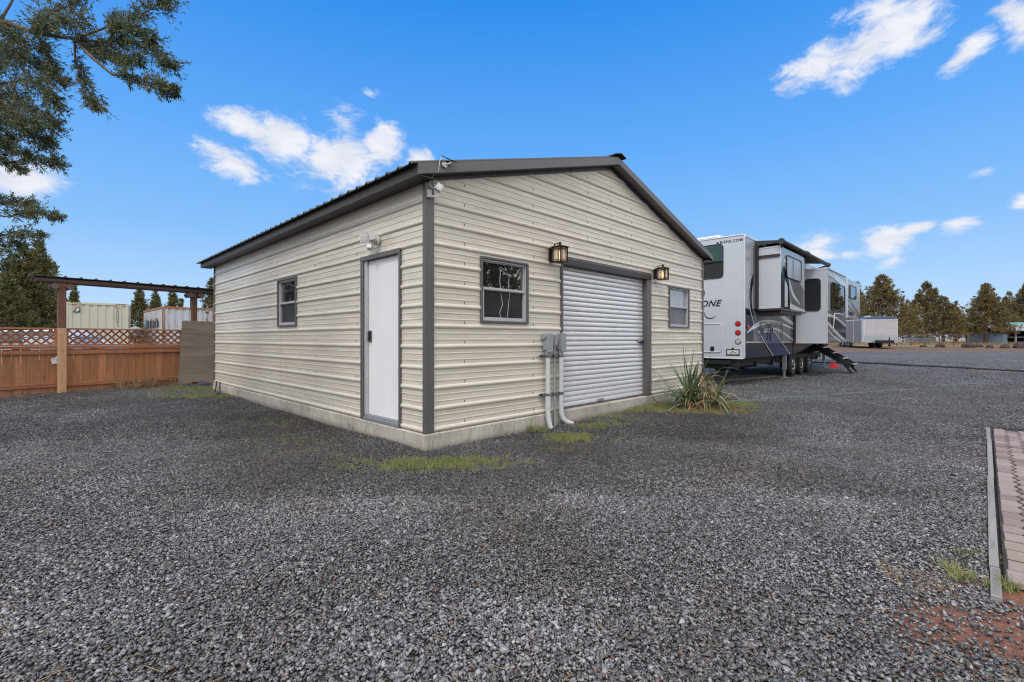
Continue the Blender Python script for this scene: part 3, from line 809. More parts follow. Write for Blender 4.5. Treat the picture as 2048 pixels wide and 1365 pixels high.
# stub pipe and cables by the slab
X, Y = bw(-.085, 1.6)
mb = MB(); mb.tube([(0, 0, -.05), (0, 0, .10)], .011, 8); mb.tube([(0, 0, .10), (0, 0, .112)], .014, 8)
o = mb.build('ground_rod', 'galvanised'); o.location = (X, Y, 0); tag(o, 'short grey rod standing in gravel by the slab near the walk door', 'rod')
mb = MB()
mb.tube([(-.03, 8.0, .24), (-.06, 7.95, .12), (-.1, 7.7, .03), (-.25, 7.35, .03)], .012, 6); mb.tube([(-.03, 8.3, .24), (-.07, 8.2, .1), (-.12, 8.05, .03)], .012, 6)
o = mb.build('cable', 'black_rubber'); o.location = (C_[0], C_[1], .0); o.rotation_euler = (0, 0, ROT); tag(o, 'black cable drooping over the slab edge at the far end of the side wall', 'cable')

# ================================================================== RV
RV = thing('camper_trailer', 'large silver and navy fifth wheel camper with slide-outs parked beyond the garage', 'camper', (5.89, 11.85, 0), ROT)
W = 2.45; TOPZ = 3.86
def curve(pts, n=8):
    """smooth polyline through points"""
    out = []
    P = [Vector((*p, 0)) for p in pts]; P = [P[0]*2-P[1]]+P+[P[-1]*2-P[-2]]
    for i in range(1, len(P)-2):
        for k in range(n):
            t = k/n; a, b, c, d = P[i-1], P[i], P[i+1], P[i+2]
            q = .5*((2*b)+(c-a)*t+(2*a-5*b+4*c-d)*t*t+(3*b-a-3*c+d)*t**3); out.append((q.x, q.y))
    out.append(tuple(pts[-1])); return out
def swoosh(lo, hi, n=8):
    return curve(lo, n)+curve(hi, n)[::-1]
class Decals:
    def __init__(s, parent, y): s.p = parent; s.y = y; s.k = 0
    def add(s, poly, mat, name='stripe'):
        mb = MB()
        n = len(poly)//2      # triangulate as a strip when two matching rails
        s.k += 1; y = s.y-.0016*s.k
        v = [(a, y, b) for a, b in poly]
        if getattr(poly, 'strip', False) or len(poly) > 8 and len(poly) % 2 == 0:
            lo, hi = poly[:n], poly[n:][::-1]
            v = [(a, y, b) for a, b in lo]+[(a, y, b) for a, b in hi]
            mb.add(v, [(i, i+1, n+i+1, n+i) for i in range(n-1)])
        else: mb.add(v, [tuple(range(len(v)))])
        return mb.build(name, mat, s.p)
# body: profile seen from the side, raised nose over the hitch
mb = MB()
prof = [(0, .72), (9.3, .72), (9.6, 1.85), (12.6, 1.85), (13.1, 2.3), (13.15, 3.1), (12.7, 3.72), (12.2, TOPZ), (0, TOPZ)]
mb.ribbon(prof, W, plane='xz', off=.0, out=1)
body = mb.build('body', 'rv_silver', RV, .02, recalc=True)
# rear cap sheet with rounded frame
def rrect(y0, y1, z0, z1, r, n=5):
    pts = []
    for cy, cz, a0 in ((y1-r, z1-r, 0), (y0+r, z1-r, 90), (y0+r, z0+r, 180), (y1-r, z0+r, 270)):
        for i in range(n+1): a = R(a0+90*i/n); pts.append((cy+r*math.cos(a), cz+r*math.sin(a)))
    return pts
def loop_tube(mb, pts, r, f, mi=0):
    q = [f(a, b) for a, b in pts]; q.append(q[0]); q.append(q[1]); mb.tube(q, r, 6, mi, caps=False)
mb = MB(); mb.ribbon(rrect(.012, W-.012, .716, TOPZ+.004, .05), .012, plane='yz', off=-.001); rear = mb.build('rear_wall', 'rv_shell', RV)
mb = MB(); loop_tube(mb, rrect(.012, W-.012, .716, TOPZ+.004, .05), .016, lambda a, b: (-.012, a, b)); mb.build('edge_moulding', 'rv_white', rear)
# roof membrane edge + air conditioner
mb = MB(); mb.box(.02, 12.3, .06, W-.06, TOPZ+.0, TOPZ+.035); mb.box(0, 12.2, -.012, .04, TOPZ-.06, TOPZ+.012); mb.build('roof', 'rv_white', RV, .01)
mb = MB(); M = Matrix.Translation((1.2, 1.25, TOPZ+.03))
mb.add([M @ Vector(p) for p in ((-.55, -.38, 0), (.55, -.38, 0), (.55, .38, 0), (-.55, .38, 0), (-.42, -.33, .23), (.35, -.33, .27), (.35, .33, .27), (-.42, .33, .23))],
       [(3, 2, 1, 0), (4, 5, 6, 7), (0, 1, 5, 4), (1, 2, 6, 5), (2, 3, 7, 6), (3, 0, 4, 7)])
for k in range(10):
    for j in range(2): mb.box(-.535+.0+j*.035, -.51+j*.035, -.27+k*.056, -.21+k*.056, .07+j*.06, .10+j*.06, 1, M)
mb.build('air_conditioner', ['rv_white', 'black_plastic'], RV, .012)
# rear window
def yzframe(parent, name, y0, y1, z0, z1, r, x, mat, rimmat, rr=.02):
    mb = MB(); mb.ribbon(rrect(y0, y1, z0, z1, r), .008, plane='yz', off=x); w = mb.build(name, mat, parent)
    mb = MB(); loop_tube(mb, rrect(y0, y1, z0, z1, r), rr, lambda a, b: (x-.010, a, b)); mb.build('window_rim', rimmat, w)
    return w
w = yzframe(RV, 'window', .535, 1.92, 2.82, 3.70, .10, -.014, 'rv_glass', 'black_plastic', .012)
mb = MB(); mb.box(-.032, -.022, .56, 1.9, 3.24, 3.265); mb.build('window_bar', 'black_plastic', w)
mb = MB(); mb.box(-.0245, -.0228, .62, 1.0, 3.28, 3.62); mb.build('window_shade', 'logo_green', w)
# rear lettering
lettering('lettering', 'KEYSTONE', .235, 'black_paint', RV, (-.0155, 1.245, 2.15), (R(90), 0, R(-90)), shear=.35, bold=.006, space=1.12)
lettering('lettering', 'BISHS.COM', .098, 'black_paint', RV, (-.0155, .335, 3.735), (R(90), 0, R(-90)), bold=.002, space=1.2)
mb = MB(); mb.ribbon([(.70, 3.702), (.70, 3.767), (.685, 3.767), (.64, 3.735), (.685, 3.702)], .003, plane='yz', off=-.0152); mb.build('arrow_mark', 'black_paint', RV)
mb = MB()
def arc(cy, cz, r, a0, a1, w0, w1, n=14):
    pts = [(cy-r*math.cos(R(a0+(a1-a0)*i/n)), cz+r*math.sin(R(a0+(a1-a0)*i/n))) for i in range(n+1)]
    for i in range(n):
        t = i/n; w = (w0+(w1-w0)*math.sin(math.pi*t))/2
        t2 = (i+1)/n; w2 = (w0+(w1-w0)*math.sin(math.pi*t2))/2
        (a, b), (c, d) = pts[i], pts[i+1]
        n1 = Vector((a-cy, b-cz)).normalized(); n2 = Vector((c-cy, d-cz)).normalized()
        mb.add([(-.0155, a-n1.x*w, b-n1.y*w), (-.0155, a+n1.x*w, b+n1.y*w), (-.0155, c+n2.x*w2, d+n2.y*w2), (-.0155, c-n2.x*w2, d-n2.y*w2)], [(0, 1, 2, 3)])
for a_ in ((1.25, 2.45, .20, -60, 60, .01, .075), (.86, 1.93, .17, 180, 320, .012, .03), (1.25, 1.85, .12, -30, 40, .01, .02)):
    mb = MB(); arc(*a_); mb.build('emblem_swirl', 'black_paint', RV)
# rear hatch
mb = MB(); mb.ribbon(rrect(.57, 1.9, .872, 1.615, .09), .010, plane='yz', off=-.013); h = mb.build('hatch', 'rv_shell', RV)
mb = MB(); loop_tube(mb, rrect(.57, 1.9, .872, 1.615, .09), .012, lambda a, b: (-.024, a, b)); mb.build('hatch_rim', 'rv_white', h)
mb = MB(); mb.ribbon(rrect(.76, .86, .90, 1.02, .02), .012, plane='yz', off=-.023); mb.box(-.045, -.036, .785, .835, .96, 1.0, 1); mb.build('hatch_latch', ['black_plastic', 'chassis'], h)
for z, mt in ((1.606, 'lens_red'), (1.377, 'lens_red'), (1.145, 'lens_clear')):
    mb = MB(); mb.tube([(-.013, .167, z), (-.022, .167, z)], [.074, .066], 20); tl = mb.build('tail_light', 'lens_dark', RV)
    mb = MB(); mb.tube([(-.0222, .167, z), (-.035, .167, z)], [.056, .046], 20); mb.build('lens', mt, tl)
mb = MB(); mb.box(-.024, -.013, .125, .455, .792, .955); lp = mb.build('number_plate', 'black_plastic', RV, .004)
mb = MB(); mb.box(-.0265, -.0245, .15, .43, .825, .93, 0); mb.ribbon([(.33, .90), (.20, .845), (.18, .86), (.30, .915)], .002, 1, 'yz', off=-.0268); mb.ribbon([(.36, .86), (.28, .85), (.28, .862), (.36, .875)], .002, 2, 'yz', off=-.0268)
mb.build('plate_face', ['white_vinyl', 'ply_ground', 'black_plastic'], lp)
mb = MB(); mb.tube([(-.016, .29, .965), (-.03, .29, .965)], .03, 10); mb.build('plate_lamp', 'black_plastic', RV)

# side graphics (body, y=0 plane)
dc = Decals(RV, -.001)
dc.add([(.02, .725), (4.40, .725), (4.40, 1.125), (.02, 1.145)], 'rv_navy', 'lower_panel')
dc.add([(.02, 1.147), (4.40, 1.127), (4.40, 2.0), (.02, 2.0)], 'rv_grey', 'middle_panel')
dc.add([(.02, 1.15), (.60, 1.15), (.55, 1.95), (.02, 2.02)], 'rv_black', 'dark_panel')
dc.add(swoosh([(.62, 3.0), (.30, 2.55), (.33, 2.05), (.73, 1.57)], [(.85, 3.0), (.52, 2.55), (.50, 2.05), (.82, 1.57)]), 'rv_navy')
dc.add(swoosh([(.58, 3.0), (.25, 2.55), (.28, 2.05), (.70, 1.55)], [(.62, 3.02), (.30, 2.55), (.33, 2.05), (.73, 1.57)]), 'rv_white')
dc.add([(.02, 1.126), (4.38, 1.108), (4.38, 1.128), (.02, 1.150)], 'rv_white')
dc.add(swoosh([(.11, 1.37), (.73, 1.50), (1.50, 1.61), (2.70, 1.655), (4.38, 1.52)], [(.11, 1.40), (.73, 1.62), (1.50, 1.74), (2.70, 1.735), (4.38, 1.57)]), 'rv_white')
dc.add(swoosh([(1.5, 1.47), (2.7, 1.46), (4.38, 1.15)], [(1.5, 1.50), (2.7, 1.52), (4.38, 1.20)]), 'rv_white')
dc.add(swoosh([(1.9, 1.93), (3.2, 1.82), (4.38, 1.62)], [(1.9, 1.99), (3.2, 1.93), (4.38, 1.74)]), 'rv_white')
dc.add([(1.0, 1.37), (2.30, 1.39), (3.82, .76), (2.22, .75)], 'rv_blue')
for a, b in (((.90, 1.42), (2.19, .74)), ((2.35, 1.42), (3.93, .745))):
    dc.add([(a[0], a[1]), (a[0]+.07, a[1]), (b[0]+.07, b[1]), (b[0], b[1])], 'rv_white')
dc.add([(.93, 1.40), (2.37, 1.41), (2.37, 1.435), (.93, 1.43)], 'rv_white')
def hatch(x0, x1, z0, z1, y=-.03):
    mb = MB(); loop_tube(mb, rrect(x0, x1, z0, z1, .06), .010, lambda a, b: (a, y, b)); h = mb.build('storage_hatch', 'rv_grey', RV)
    mb = MB(); mb.box(x0+.1, x0+.17, y-.02, y, z1-.28, z1-.14); mb.build('hatch_latch', 'black_plastic', h)
hatch(1.1, 1.75, 1.17, 1.66); hatch(1.98, 3.1, 1.17, 1.68)
mb = MB(); mb.tube([(.12, -.02, 1.53), (.12, -.05, 1.53)], .045, 12); mb.build('marker_light', 'lens_red', RV)
# entry side beyond the second slide
dc.add([(4.405, .725), (7.355, .725), (7.355, 1.12), (4.405, 1.12)], 'rv_black', 'lower_panel')
dc.add([(7.36, .75), (9.25, .75), (9.25, 1.6), (7.36, 1.6)], 'rv_navy', 'lower_panel')

# slide-outs
def slide(x0, x1, out, z0, z1, name='slide_out'):
    mb = MB(); mb.box(x0, x1, -out, -.001, z0, z1); s = mb.build(name, 'rv_silver', RV, .012)
    mb = MB(); mb.box(x0-.012, x0-.001, -out+.0, -.02, z0+.02, z1-.02); mb.build('end_panel', 'rv_shell', s)
    mb = MB()
    for (a, b, c, d) in ((-out-.006, -out+.02, z0, z1), ):
        mb.box(x0-.022, x0+.012, a, b, c, d)
    mb.box(x0-.022, x0+.012, -out, -.005, z1-.02, z1+.012); mb.box(x0-.022, x0+.012, -out, -.005, z0-.01, z0+.02)
    mb.build('corner_moulding', 'rv_white', s)
    return s
s1 = slide(.79, 3.16, .594, 2.02, 3.60)
mb = MB(); mb.box(.74, .768, -.594, -.01, 3.335, 3.40); mb.build('drip_strip', 'maroon_trim', s1)
mb = MB(); mb.box(.75, 3.18, -.62, -.01, 1.955, 2.005); mb.box(.95, 3.0, -.55, -.02, 1.90, 1.954); mb.build('underside', 'maroon_trim', s1)
mb = MB(); mb.box(.66, .76, -.09, -.004, 2.0, 3.66); mb.box(.60, .655, -.03, -.004, 2.0, 3.66, 1); mb.build('seal', ['black_rubber', 'rv_grey'], s1)
d1 = Decals(s1, -.5945)
d1.add(swoosh([(.80, 2.04), (1.2, 2.02), (1.75, 2.03)], [(.80, 2.90), (1.10, 3.12), (1.53, 2.75)]), 'rv_navy')
d1.add(swoosh([(1.15, 2.06), (1.3, 2.06), (1.42, 2.06)], [(1.15, 2.75), (1.3, 2.7), (1.42, 2.6)]), 'rv_white')
d1.add(swoosh([(1.58, 2.75), (1.75, 2.3), (2.0, 2.10), (3.14, 2.04)], [(1.62, 2.95), (2.1, 2.9), (2.6, 2.8), (3.14, 2.62)]), 'rv_grey')
d1.add(swoosh([(1.50, 2.80), (1.85, 2.40), (2.62, 2.18)], [(1.55, 2.86), (1.95, 2.50), (2.62, 2.22)]), 'rv_white')
d1.add(swoosh([(1.60, 2.03), (2.3, 1.98), (3.14, 1.98)], [(1.62, 2.18), (2.3, 2.12), (3.14, 2.06)]), 'rv_white')
d1.add(swoosh([(.80, 2.88), (1.0, 3.16), (1.3, 3.24)], [(.80, 2.93), (1.0, 3.22), (1.3, 3.36)]), 'rv_white')
def xz_window(parent, x0, x1, z0, z1, y, mat, r=.09, bar=None):
    mb = MB(); mb.ribbon(rrect(x0, x1, z0, z1, r), .008, plane='xz', off=y); w = mb.build('window', mat, parent)
    mb = MB(); loop_tube(mb, rrect(x0, x1, z0, z1, r), .015, lambda a, b: (a, y-.010, b)); mb.build('window_rim', 'black_plastic', w)
    if bar: mb = MB(); mb.box(bar-.012, bar+.012, y-.016, y-.009, z0+.01, z1-.01); mb.build('window_bar', 'black_plastic', w)
    return w
xz_window(s1, 1.25, 2.68, 2.84, 3.42, -.610, 'rv_silver', bar=1.85)
s2 = slide(4.44, 7.30, .92, 1.09, 3.37)
mb = MB(); mb.ribbon(rrect(-.735, -.315, 2.10, 3.08, .09), .008, plane='yz', off=4.424); w = mb.build('window', 'tinted_glass', s2)
mb = MB(); loop_tube(mb, rrect(-.735, -.315, 2.10, 3.08, .09), .016, lambda a, b: (4.412, a, b)); mb.box(4.403, 4.412, -.735, -.315, 2.37, 2.39); mb.build('window_rim', 'black_plastic', w)
d2 = Decals(s2, -.9205)
d2.add([(4.46, 1.10), (7.28, 1.10), (7.28, 2.10), (4.46, 2.10)], 'rv_grey', 'lower_panel')
d2.add(swoosh([(4.46, 1.76), (5.6, 1.50), (7.28, 1.16)], [(4.46, 1.92), (5.6, 1.86), (7.28, 1.63)]), 'rv_navy')
d2.add(swoosh([(4.46, 1.91), (5.6, 1.86), (7.28, 1.62)], [(4.46, 2.0), (5.6, 1.96), (7.28, 1.72)]), 'rv_white')
d2.add(swoosh([(4.46, 1.66), (5.6, 1.38), (7.28, 1.10)], [(4.46, 1.76), (5.6, 1.50), (7.28, 1.17)]), 'rv_white')
d2.add(swoosh([(4.46, 1.46), (5.3, 1.26), (6.4, 1.11)], [(4.46, 1.52), (5.3, 1.32), (6.4, 1.15)]), 'rv_white')
d2.add(swoosh([(4.46, 3.16), (5.4, 3.13), (7.28, 2.90)], [(4.46, 3.30), (5.8, 3.28), (7.28, 3.14)]), 'rv_white')
xz_window(s2, 4.85, 6.90, 2.14, 3.0, -.945, 'tinted_glass', bar=5.85)
mb = MB(); mb.tube([(5.05, -.96, 1.55), (5.05, -.99, 2.02), (6.5, -.99, 2.04)], .014, 6); mb.build('grab_rail', 'rv_white', s2)
mb = MB(); mb.box(4.42, 7.32, -.94, -.0, 3.371, 3.41); mb.build('slide_roof', 'rv_white', s2)
mb = MB(); mb.box(4.35, 4.43, -.07, -.003, 1.1, 3.6); mb.build('seal', 'black_rubber', s2)
s3 = slide(9.6, 12.4, .6, 2.05, 3.58)
d3 = Decals(s3, -.6005)
d3.add([(9.62, 2.75), (12.38, 2.1), (12.38, 2.25), (9.62, 2.95)], 'rv_grey')
d3.add([(9.62, 2.50), (12.38, 1.98+.09), (12.38, 2.10), (9.62, 2.56)], 'rv_navy')
xz_window(s3, 10.0, 11.3, 2.85, 3.35, -.615, 'tinted_glass', r=.06)
lettering('lettering', 'Montana', .30, 'black_paint', s3, (10.35, -.609, 2.25), (R(90), 0, 0), bold=.006)
# awning
mb = MB(); mb.tube([(.70, -.64, 3.70), (6.0, -.64, 3.69)], .058, 14); mb.tube([(.66, -.64, 3.70), (.74, -.64, 3.70)], .075, 14); mb.tube([(5.96, -.64, 3.69), (6.04, -.64, 3.69)], .075, 14); mb.tube([(3.1, -.64, 3.695), (3.3, -.64, 3.695)], .08, 14)
aw = mb.build('awning', 'awning_fabric', RV)
mb = MB(); mb.add([(.72, -.01, 3.80), (3.25, -.01, 3.80), (3.25, -.63, 3.735), (.72, -.63, 3.735), (.72, -.01, 3.66), (.72, -.63, 3.68)], [(0, 1, 2, 3), (0, 3, 5, 4)])
mb.add([(3.25, -.01, 3.80), (6.0, -.01, 3.80), (6.0, -.63, 3.725), (3.25, -.63, 3.735)], [(0, 1, 2, 3)])
mb.build('awning_cloth', 'awning_fabric', aw)
for x in (.80, 3.28, 5.95):
    mb = MB(); mb.bar((x, -.62, 3.66), (x, -.01, 3.50), .04, .04); mb.bar((x, -.62, 3.66), (x, -.60, 3.55), .05, .04); mb.build('awning_arm', 'chassis', aw)
# wheels
def wheel(x, y=.02, flip=1):
    mb = MB(); n = 28
    prof = [(.20, .03), (.245, .012), (.34, .0), (.385, .012), (.398, .05), (.398, .19), (.385, .23), (.34, .245), (.22, .235), (.20, .21)]
    v = []; f = []
    for k in range(n):
        a = 2*math.pi*k/n
        for r, d in prof: v.append((x+r*math.cos(a), y+d, .43+r*math.sin(a)))
    m_ = len(prof)
    for k in range(n):
        for j in range(m_-1): f.append((k*m_+j, k*m_+j+1, ((k+1) % n)*m_+j+1, ((k+1) % n)*m_+j))
    mb.add(v, f, 0, True)
    w = mb.build('wheel', 'black_rubber', RV)
    mb = MB()
    for d in (.085, .125, .165): # tread grooves
        pts = [(x+.3995*math.cos(2*math.pi*k/24), y+d, .43+.3995*math.sin(2*math.pi*k/24)) for k in range(25)]
        mb.tube(pts, .004, 4, caps=False)
    mb.build('tread_groove', 'chassis', w)
    mb = MB(); mb.tube([(x, y+.05, .43), (x, y+.20, .43)], .20, 24, 1)
    mb.tube([(x, y+.0, .43), (x, y+.05, .43)], .05, 14)
    for k in range(24):
        a, a2 = 2*math.pi*k/24, 2*math.pi*(k+1)/24
        mb.add([(x+.205*math.cos(a), y+.02, .43+.205*math.sin(a)), (x+.205*math.cos(a2), y+.02, .43+.205*math.sin(a2)), (x+.178*math.cos(a2), y+.03, .43+.178*math.sin(a2)), (x+.178*math.cos(a), y+.03, .43+.178*math.sin(a))], [(0, 1, 2, 3)])
    for k in range(6):
        a = 2*math.pi*k/6+.3
        mb.bar((x+.04*math.cos(a-.3), y+.012, .43+.04*math.sin(a-.3)), (x+.185*math.cos(a), y+.028, .43+.185*math.sin(a)), .016, .045, 0, up=(-math.sin(a), 0, math.cos(a)))
        a += .28; mb.bar((x+.06*math.cos(a), y+.016, .43+.06*math.sin(a)), (x+.185*math.cos(a+.1), y+.03, .43+.185*math.sin(a+.1)), .012, .02, 0, up=(-math.sin(a), 0, math.cos(a)))
    mb.build('rim', ['chrome', 'black_plastic'], w)
for x in (4.55, 5.56, 6.57): wheel(x)
for x in (4.55, 5.56, 6.57): wheel(x, W-.26)
mb = MB()
mb.box(.05, 9.4, .25, .37, .50, .72); mb.box(.05, 9.4, W-.37, W-.25, .50, .72)
for x in (.06, 1.5, 3.0, 4.55, 5.56, 6.57, 8.6): mb.box(x, x+.08, .2, W-.2, .44, .60)
mb.box(.3, 1.9, .7, 1.8, .42, .70); mb.box(-.02, .05, .35, 1.9, .56, .66)
mb.tube([(1.0, 1.25, .52), (1.0, 1.25, .70)], .37, 20); mb.tube([(.2, .9, .5), (1.4, .9, .36), (3.6, .9, .40)], .05, 8)
mb.build('chassis', 'chassis', RV)
mb = MB(); mb.box(4.05, 7.1, .015, .30, .60, .80); mb.box(4.2, 7.0, .3, .34, .3, .7); mb.build('wheel_arch', 'chassis', RV)
for x, y in ((3.62, .0), (3.62, W-.12), (9.45, .1), (9.45, W-.2)):
    mb = MB(); mb.box(x-.05, x+.05, y, y+.10, .28, .74); mb.box(x-.025, x+.025, y+.025, y+.075, .05, .30, 1); mb.box(x-.12, x+.12, y-.05, y+.15, .015, .045, 1); mb.build('stabiliser_jack', ['galvanised', 'galvanised'], RV)
# fold-out steps
mb = MB(); x0, x1 = 7.1, 8.0
for x in (x0, x1):
    mb.bar((x, .05, 1.0), (x, -1.08, .28), .03, .17)
    mb.bar((x, -.90, .33), (x, -1.13, .045), .03, .06)
for k in range(4):
    y = -.12-k*.29; z = .90-k*.19
    mb.box(x0, x1, y-.16, y+.08, z, z+.035)
stp = mb.build('entry_steps', 'chassis', RV)
mb = MB()
for k in range(4):
    y = -.12-k*.29; z = .90-k*.19; mb.box(x0, x1, y-.172, y-.161, z-.005, z+.038)
mb.build('step_edge', 'aluminium', stp)
mb = MB(); mb.box(7.40, 8.15, -.012, -.004, .98, 2.9); dr = mb.build('entry_door', 'rv_silver', RV)
mb = MB(); mb.box(8.0, 8.08, -.04, -.0125, 1.75, 1.95); mb.build('handle', 'chrome', dr)
for k, x in enumerate((6.95, 7.45, 7.85)):      # scroll brackets under the slide
    mb = MB(); pts = [(x+.22*math.cos(R(a)), -.915, 1.0+.16*math.sin(R(a))) for a in range(0, 181, 20)]; mb.tube(pts, .03, 8); mb.build('slide_scroll', 'rv_grey', RV)

# ================================================================== UNDER / AROUND RV
def gpos(x, y): return float(gz(x, y))
mb = MB(); pts = [(5.2, 12.75), (8.7, 15.15), (8.2, 15.95), (4.9, 13.9)]
mb.ribbon([(x-6.9, y-14.3) for x, y in pts], .02, plane='xy', off=0, out=1)
o = mb.build('plywood_sheet', 'ply_ground'); o.location = (6.9, 14.3, .012); tag(o, 'flat weathered board lying on gravel under the rear of the camper', 'board')
mb = MB(); mb.add([(-.17, -.09, 0), (.17, -.09, 0), (.17, .09, 0), (-.17, .09, 0), (-.06, -.09, .2), (.02, -.09, .2), (.02, .09, .2), (-.06, .09, .2)], [(3, 2, 1, 0), (4, 5, 6, 7), (0, 1, 5, 4), (1, 2, 6, 5), (2, 3, 7, 6), (3, 0, 4, 7)])
o = mb.build('wheel_chock', 'red_plastic', None, .008); o.location = (12.75, 18.6, gpos(12.75, 18.6)); tag(o, 'red plastic wedge standing on gravel behind the camper steps', 'wheel chock')
mb = MB()
hp = [(13.2, 21.6), (14.3, 21.2), (15.4, 20.8), (16.2, 19.9), (16.9, 19.1), (17.6, 18.2), (18.3, 17.4), (18.9, 16.6), (20.2, 15.0)]
pts = []
for i in range(len(hp)-1):
    for k in range(6):
        t = k/6; x = hp[i][0]+(hp[i+1][0]-hp[i][0])*t; y = hp[i][1]+(hp[i+1][1]-hp[i][1])*t; pts.append((x+.03*math.sin(i*2+k), y, gpos(x, y)+.03))
mb.tube(pts, .036, 8); o = mb.build('drain_hose', 'black_rubber'); tag(o, 'black corrugated hose lying across the gravel right of the camper steps', 'hose')
mb = MB(); pts = []
hp = [(3.1, 8.15), (4.49, 9.04), (5.6, 9.75), (7.38, 10.35), (9.3, 11.2), (11.4, 12.3), (13.2, 12.9)]
for i in range(len(hp)-1):
    for k in range(8):
        t = k/8; x = hp[i][0]+(hp[i+1][0]-hp[i][0])*t; y = hp[i][1]+(hp[i+1][1]-hp[i][1])*t; pts.append((x+.04*math.sin(i*2.1+k*.5), y+.05*math.sin(i+k*.7), gpos(x, y)+.022))
mb.tube(pts, .0045, 6); o = mb.build('garden_hose', 'teal_plastic'); tag(o, 'thin pale green hose trailing over the gravel from the yucca', 'hose')
# hose loop by the slab
mb = MB(); pts = [(*bw(4.97, -.02), .18), (*bw(5.0, -.06), .10), (*bw(5.05, -.14), .03), (*bw(5.12, -.4), .02), (*bw(5.15, -.7), .02)]
mb.tube(pts, .008, 6); o = mb.build('hose_end', 'logo_green'); tag(o, 'dark green hose end hanging over the slab beside the yucca', 'hose')

# ================================================================== FENCE AND GATE SHELTER
P0 = Vector((-10.48, 9.60)); P1 = Vector((-8.64, 12.2)); fd = (P1-P0).normalized(); FR = math.atan2(fd.y, fd.x)
def fence(label, s0, s1, wire=False):
    t = thing('wood_fence', label, 'fence', (P0.x+fd.x*s0, P0.y+fd.y*s0, .0), FR, 'lattice topped fence panels')
    L = s1-s0; z0 = -.02
    # boards
    mb = MB(); n = int(round(L/.14)); w = L/n
    for i in range(n):
        dz = random.uniform(-.008, .004); mb.box(i*w+.0035, (i+1)*w-.0035, .0, .018+random.uniform(0, .003), z0, 1.0+dz)
    mb.build('board_panel', 'fence_board', t)
    for z, h in ((.17, .085), (.88, .075), (1.005, .06)):
        mb = MB(); mb.box(.0, L, -.036, -.001, z, z+h); mb.build('rail', 'fence_rail', t, .004)
    if True:
        mb = MB()
        for i in range(n): mb.box((i+.5)*w-.012, (i+.5)*w+.012, -.006, -.001, .06, .09)
        mb.build('nail_plate', 'galvanised', t)
    # lattice
    mb = MB(); mb.box(0, L, -.032, .014, 1.07, 1.105); mb.box(0, L, -.036, .018, 1.425, 1.46); mb.box(0, .045, -.03, .012, 1.1055, 1.4245); mb.box(L-.045, L, -.03, .012, 1.1055, 1.4245)
    lf = mb.build('lattice_frame', 'fence_rail', t, .003)
    mb = MB(); za, zb = 1.106, 1.424; st = .150
    for sgn, yo in ((1, -.006), (-1, -.0155)):
        c = -1.0
        while c < L+1.0:
            # line x = c + sgn*(z-za)
            xa, xb = c, c+sgn*(zb-za); za_, zb_ = za, zb
            lo, hi = .045, L-.045
            def zx(x): return za+(x-c)*sgn
            if min(xa, xb) > hi or max(xa, xb) < lo: c += st; continue
            if xa < lo: za_ = zx(lo); xa = lo
            if xa > hi: za_ = zx(hi); xa = hi
            if xb < lo: zb_ = zx(lo); xb = lo
            if xb > hi: zb_ = zx(hi); xb = hi
            if abs(zb_-za_) > .02: mb.bar((xa, yo, za_), (xb, yo, zb_), .009, .036, up=(0, 0, 1))
            c += st
    mb.build('lattice', 'lattice_wood', t)
    if wire:
        mb = MB(); k = 0
        while k*.055 < L: mb.box(k*.055, k*.055+.003, -.042, -.0395, .02, 1.12); k += 1
        for z in (.05, .22, .39, .56, .73, .90, 1.05): mb.box(0, L, -.0392, -.0375, z, z+.003)
        mb.build('wire_mesh', 'screw_metal', t)
    return t
S1 = .92     # where the tall post stands
fence('stained lattice fence panel with wire mesh left of the tall post', -2.6, S1-.07, True)
fence('stained lattice fence panel between the tall post and the leaning plywood', S1+.07, 3.22)
# gate shelter: two posts, log beam, small roof
sh = thing('gate_shelter', 'dark log beam shelter with ribbed metal roof over the fence', 'shelter', (P0.x, P0.y, 0), FR)
mb = MB(); mb.box(S1-.069, S1+.069, -.10, .03, -.1, 1.455, 0); mb.box(S1-.066, S1+.066, -.097, .027, 1.4552, 2.44, 1)
for z in (.1, .4, .62, .95, 1.3): mb.box(S1-.02+.03*math.sin(z*9), S1-.005+.03*math.sin(z*9), -.104, -.1002, z, z+.014, 2)
mb.build('post', ['post_light', 'post_dark', 'black_paint'], sh, .006)
mb = MB(); mb.box(3.45, 3.57, -.06, .06, -.1, 2.44); mb.build('post', 'post_dark', sh, .006)
mb = MB(); mb.tube([(.50, -.03, 2.50), (1.5, -.03, 2.50), (2.8, -.03, 2.49), (4.1, -.03, 2.48)], [.070, .075, .070, .068], 14); mb.build('log_beam', 'log_dark', sh)
for s in (S1, 3.51):
    for k in (-1, 1):
        mb = MB(); mb.tube([(s+k*.12, -.16, 2.37), (s+k*.12, .14, 2.37)], .065, 12); mb.build('cross_log', 'log_dark', sh)
mb = MB(); s = .42
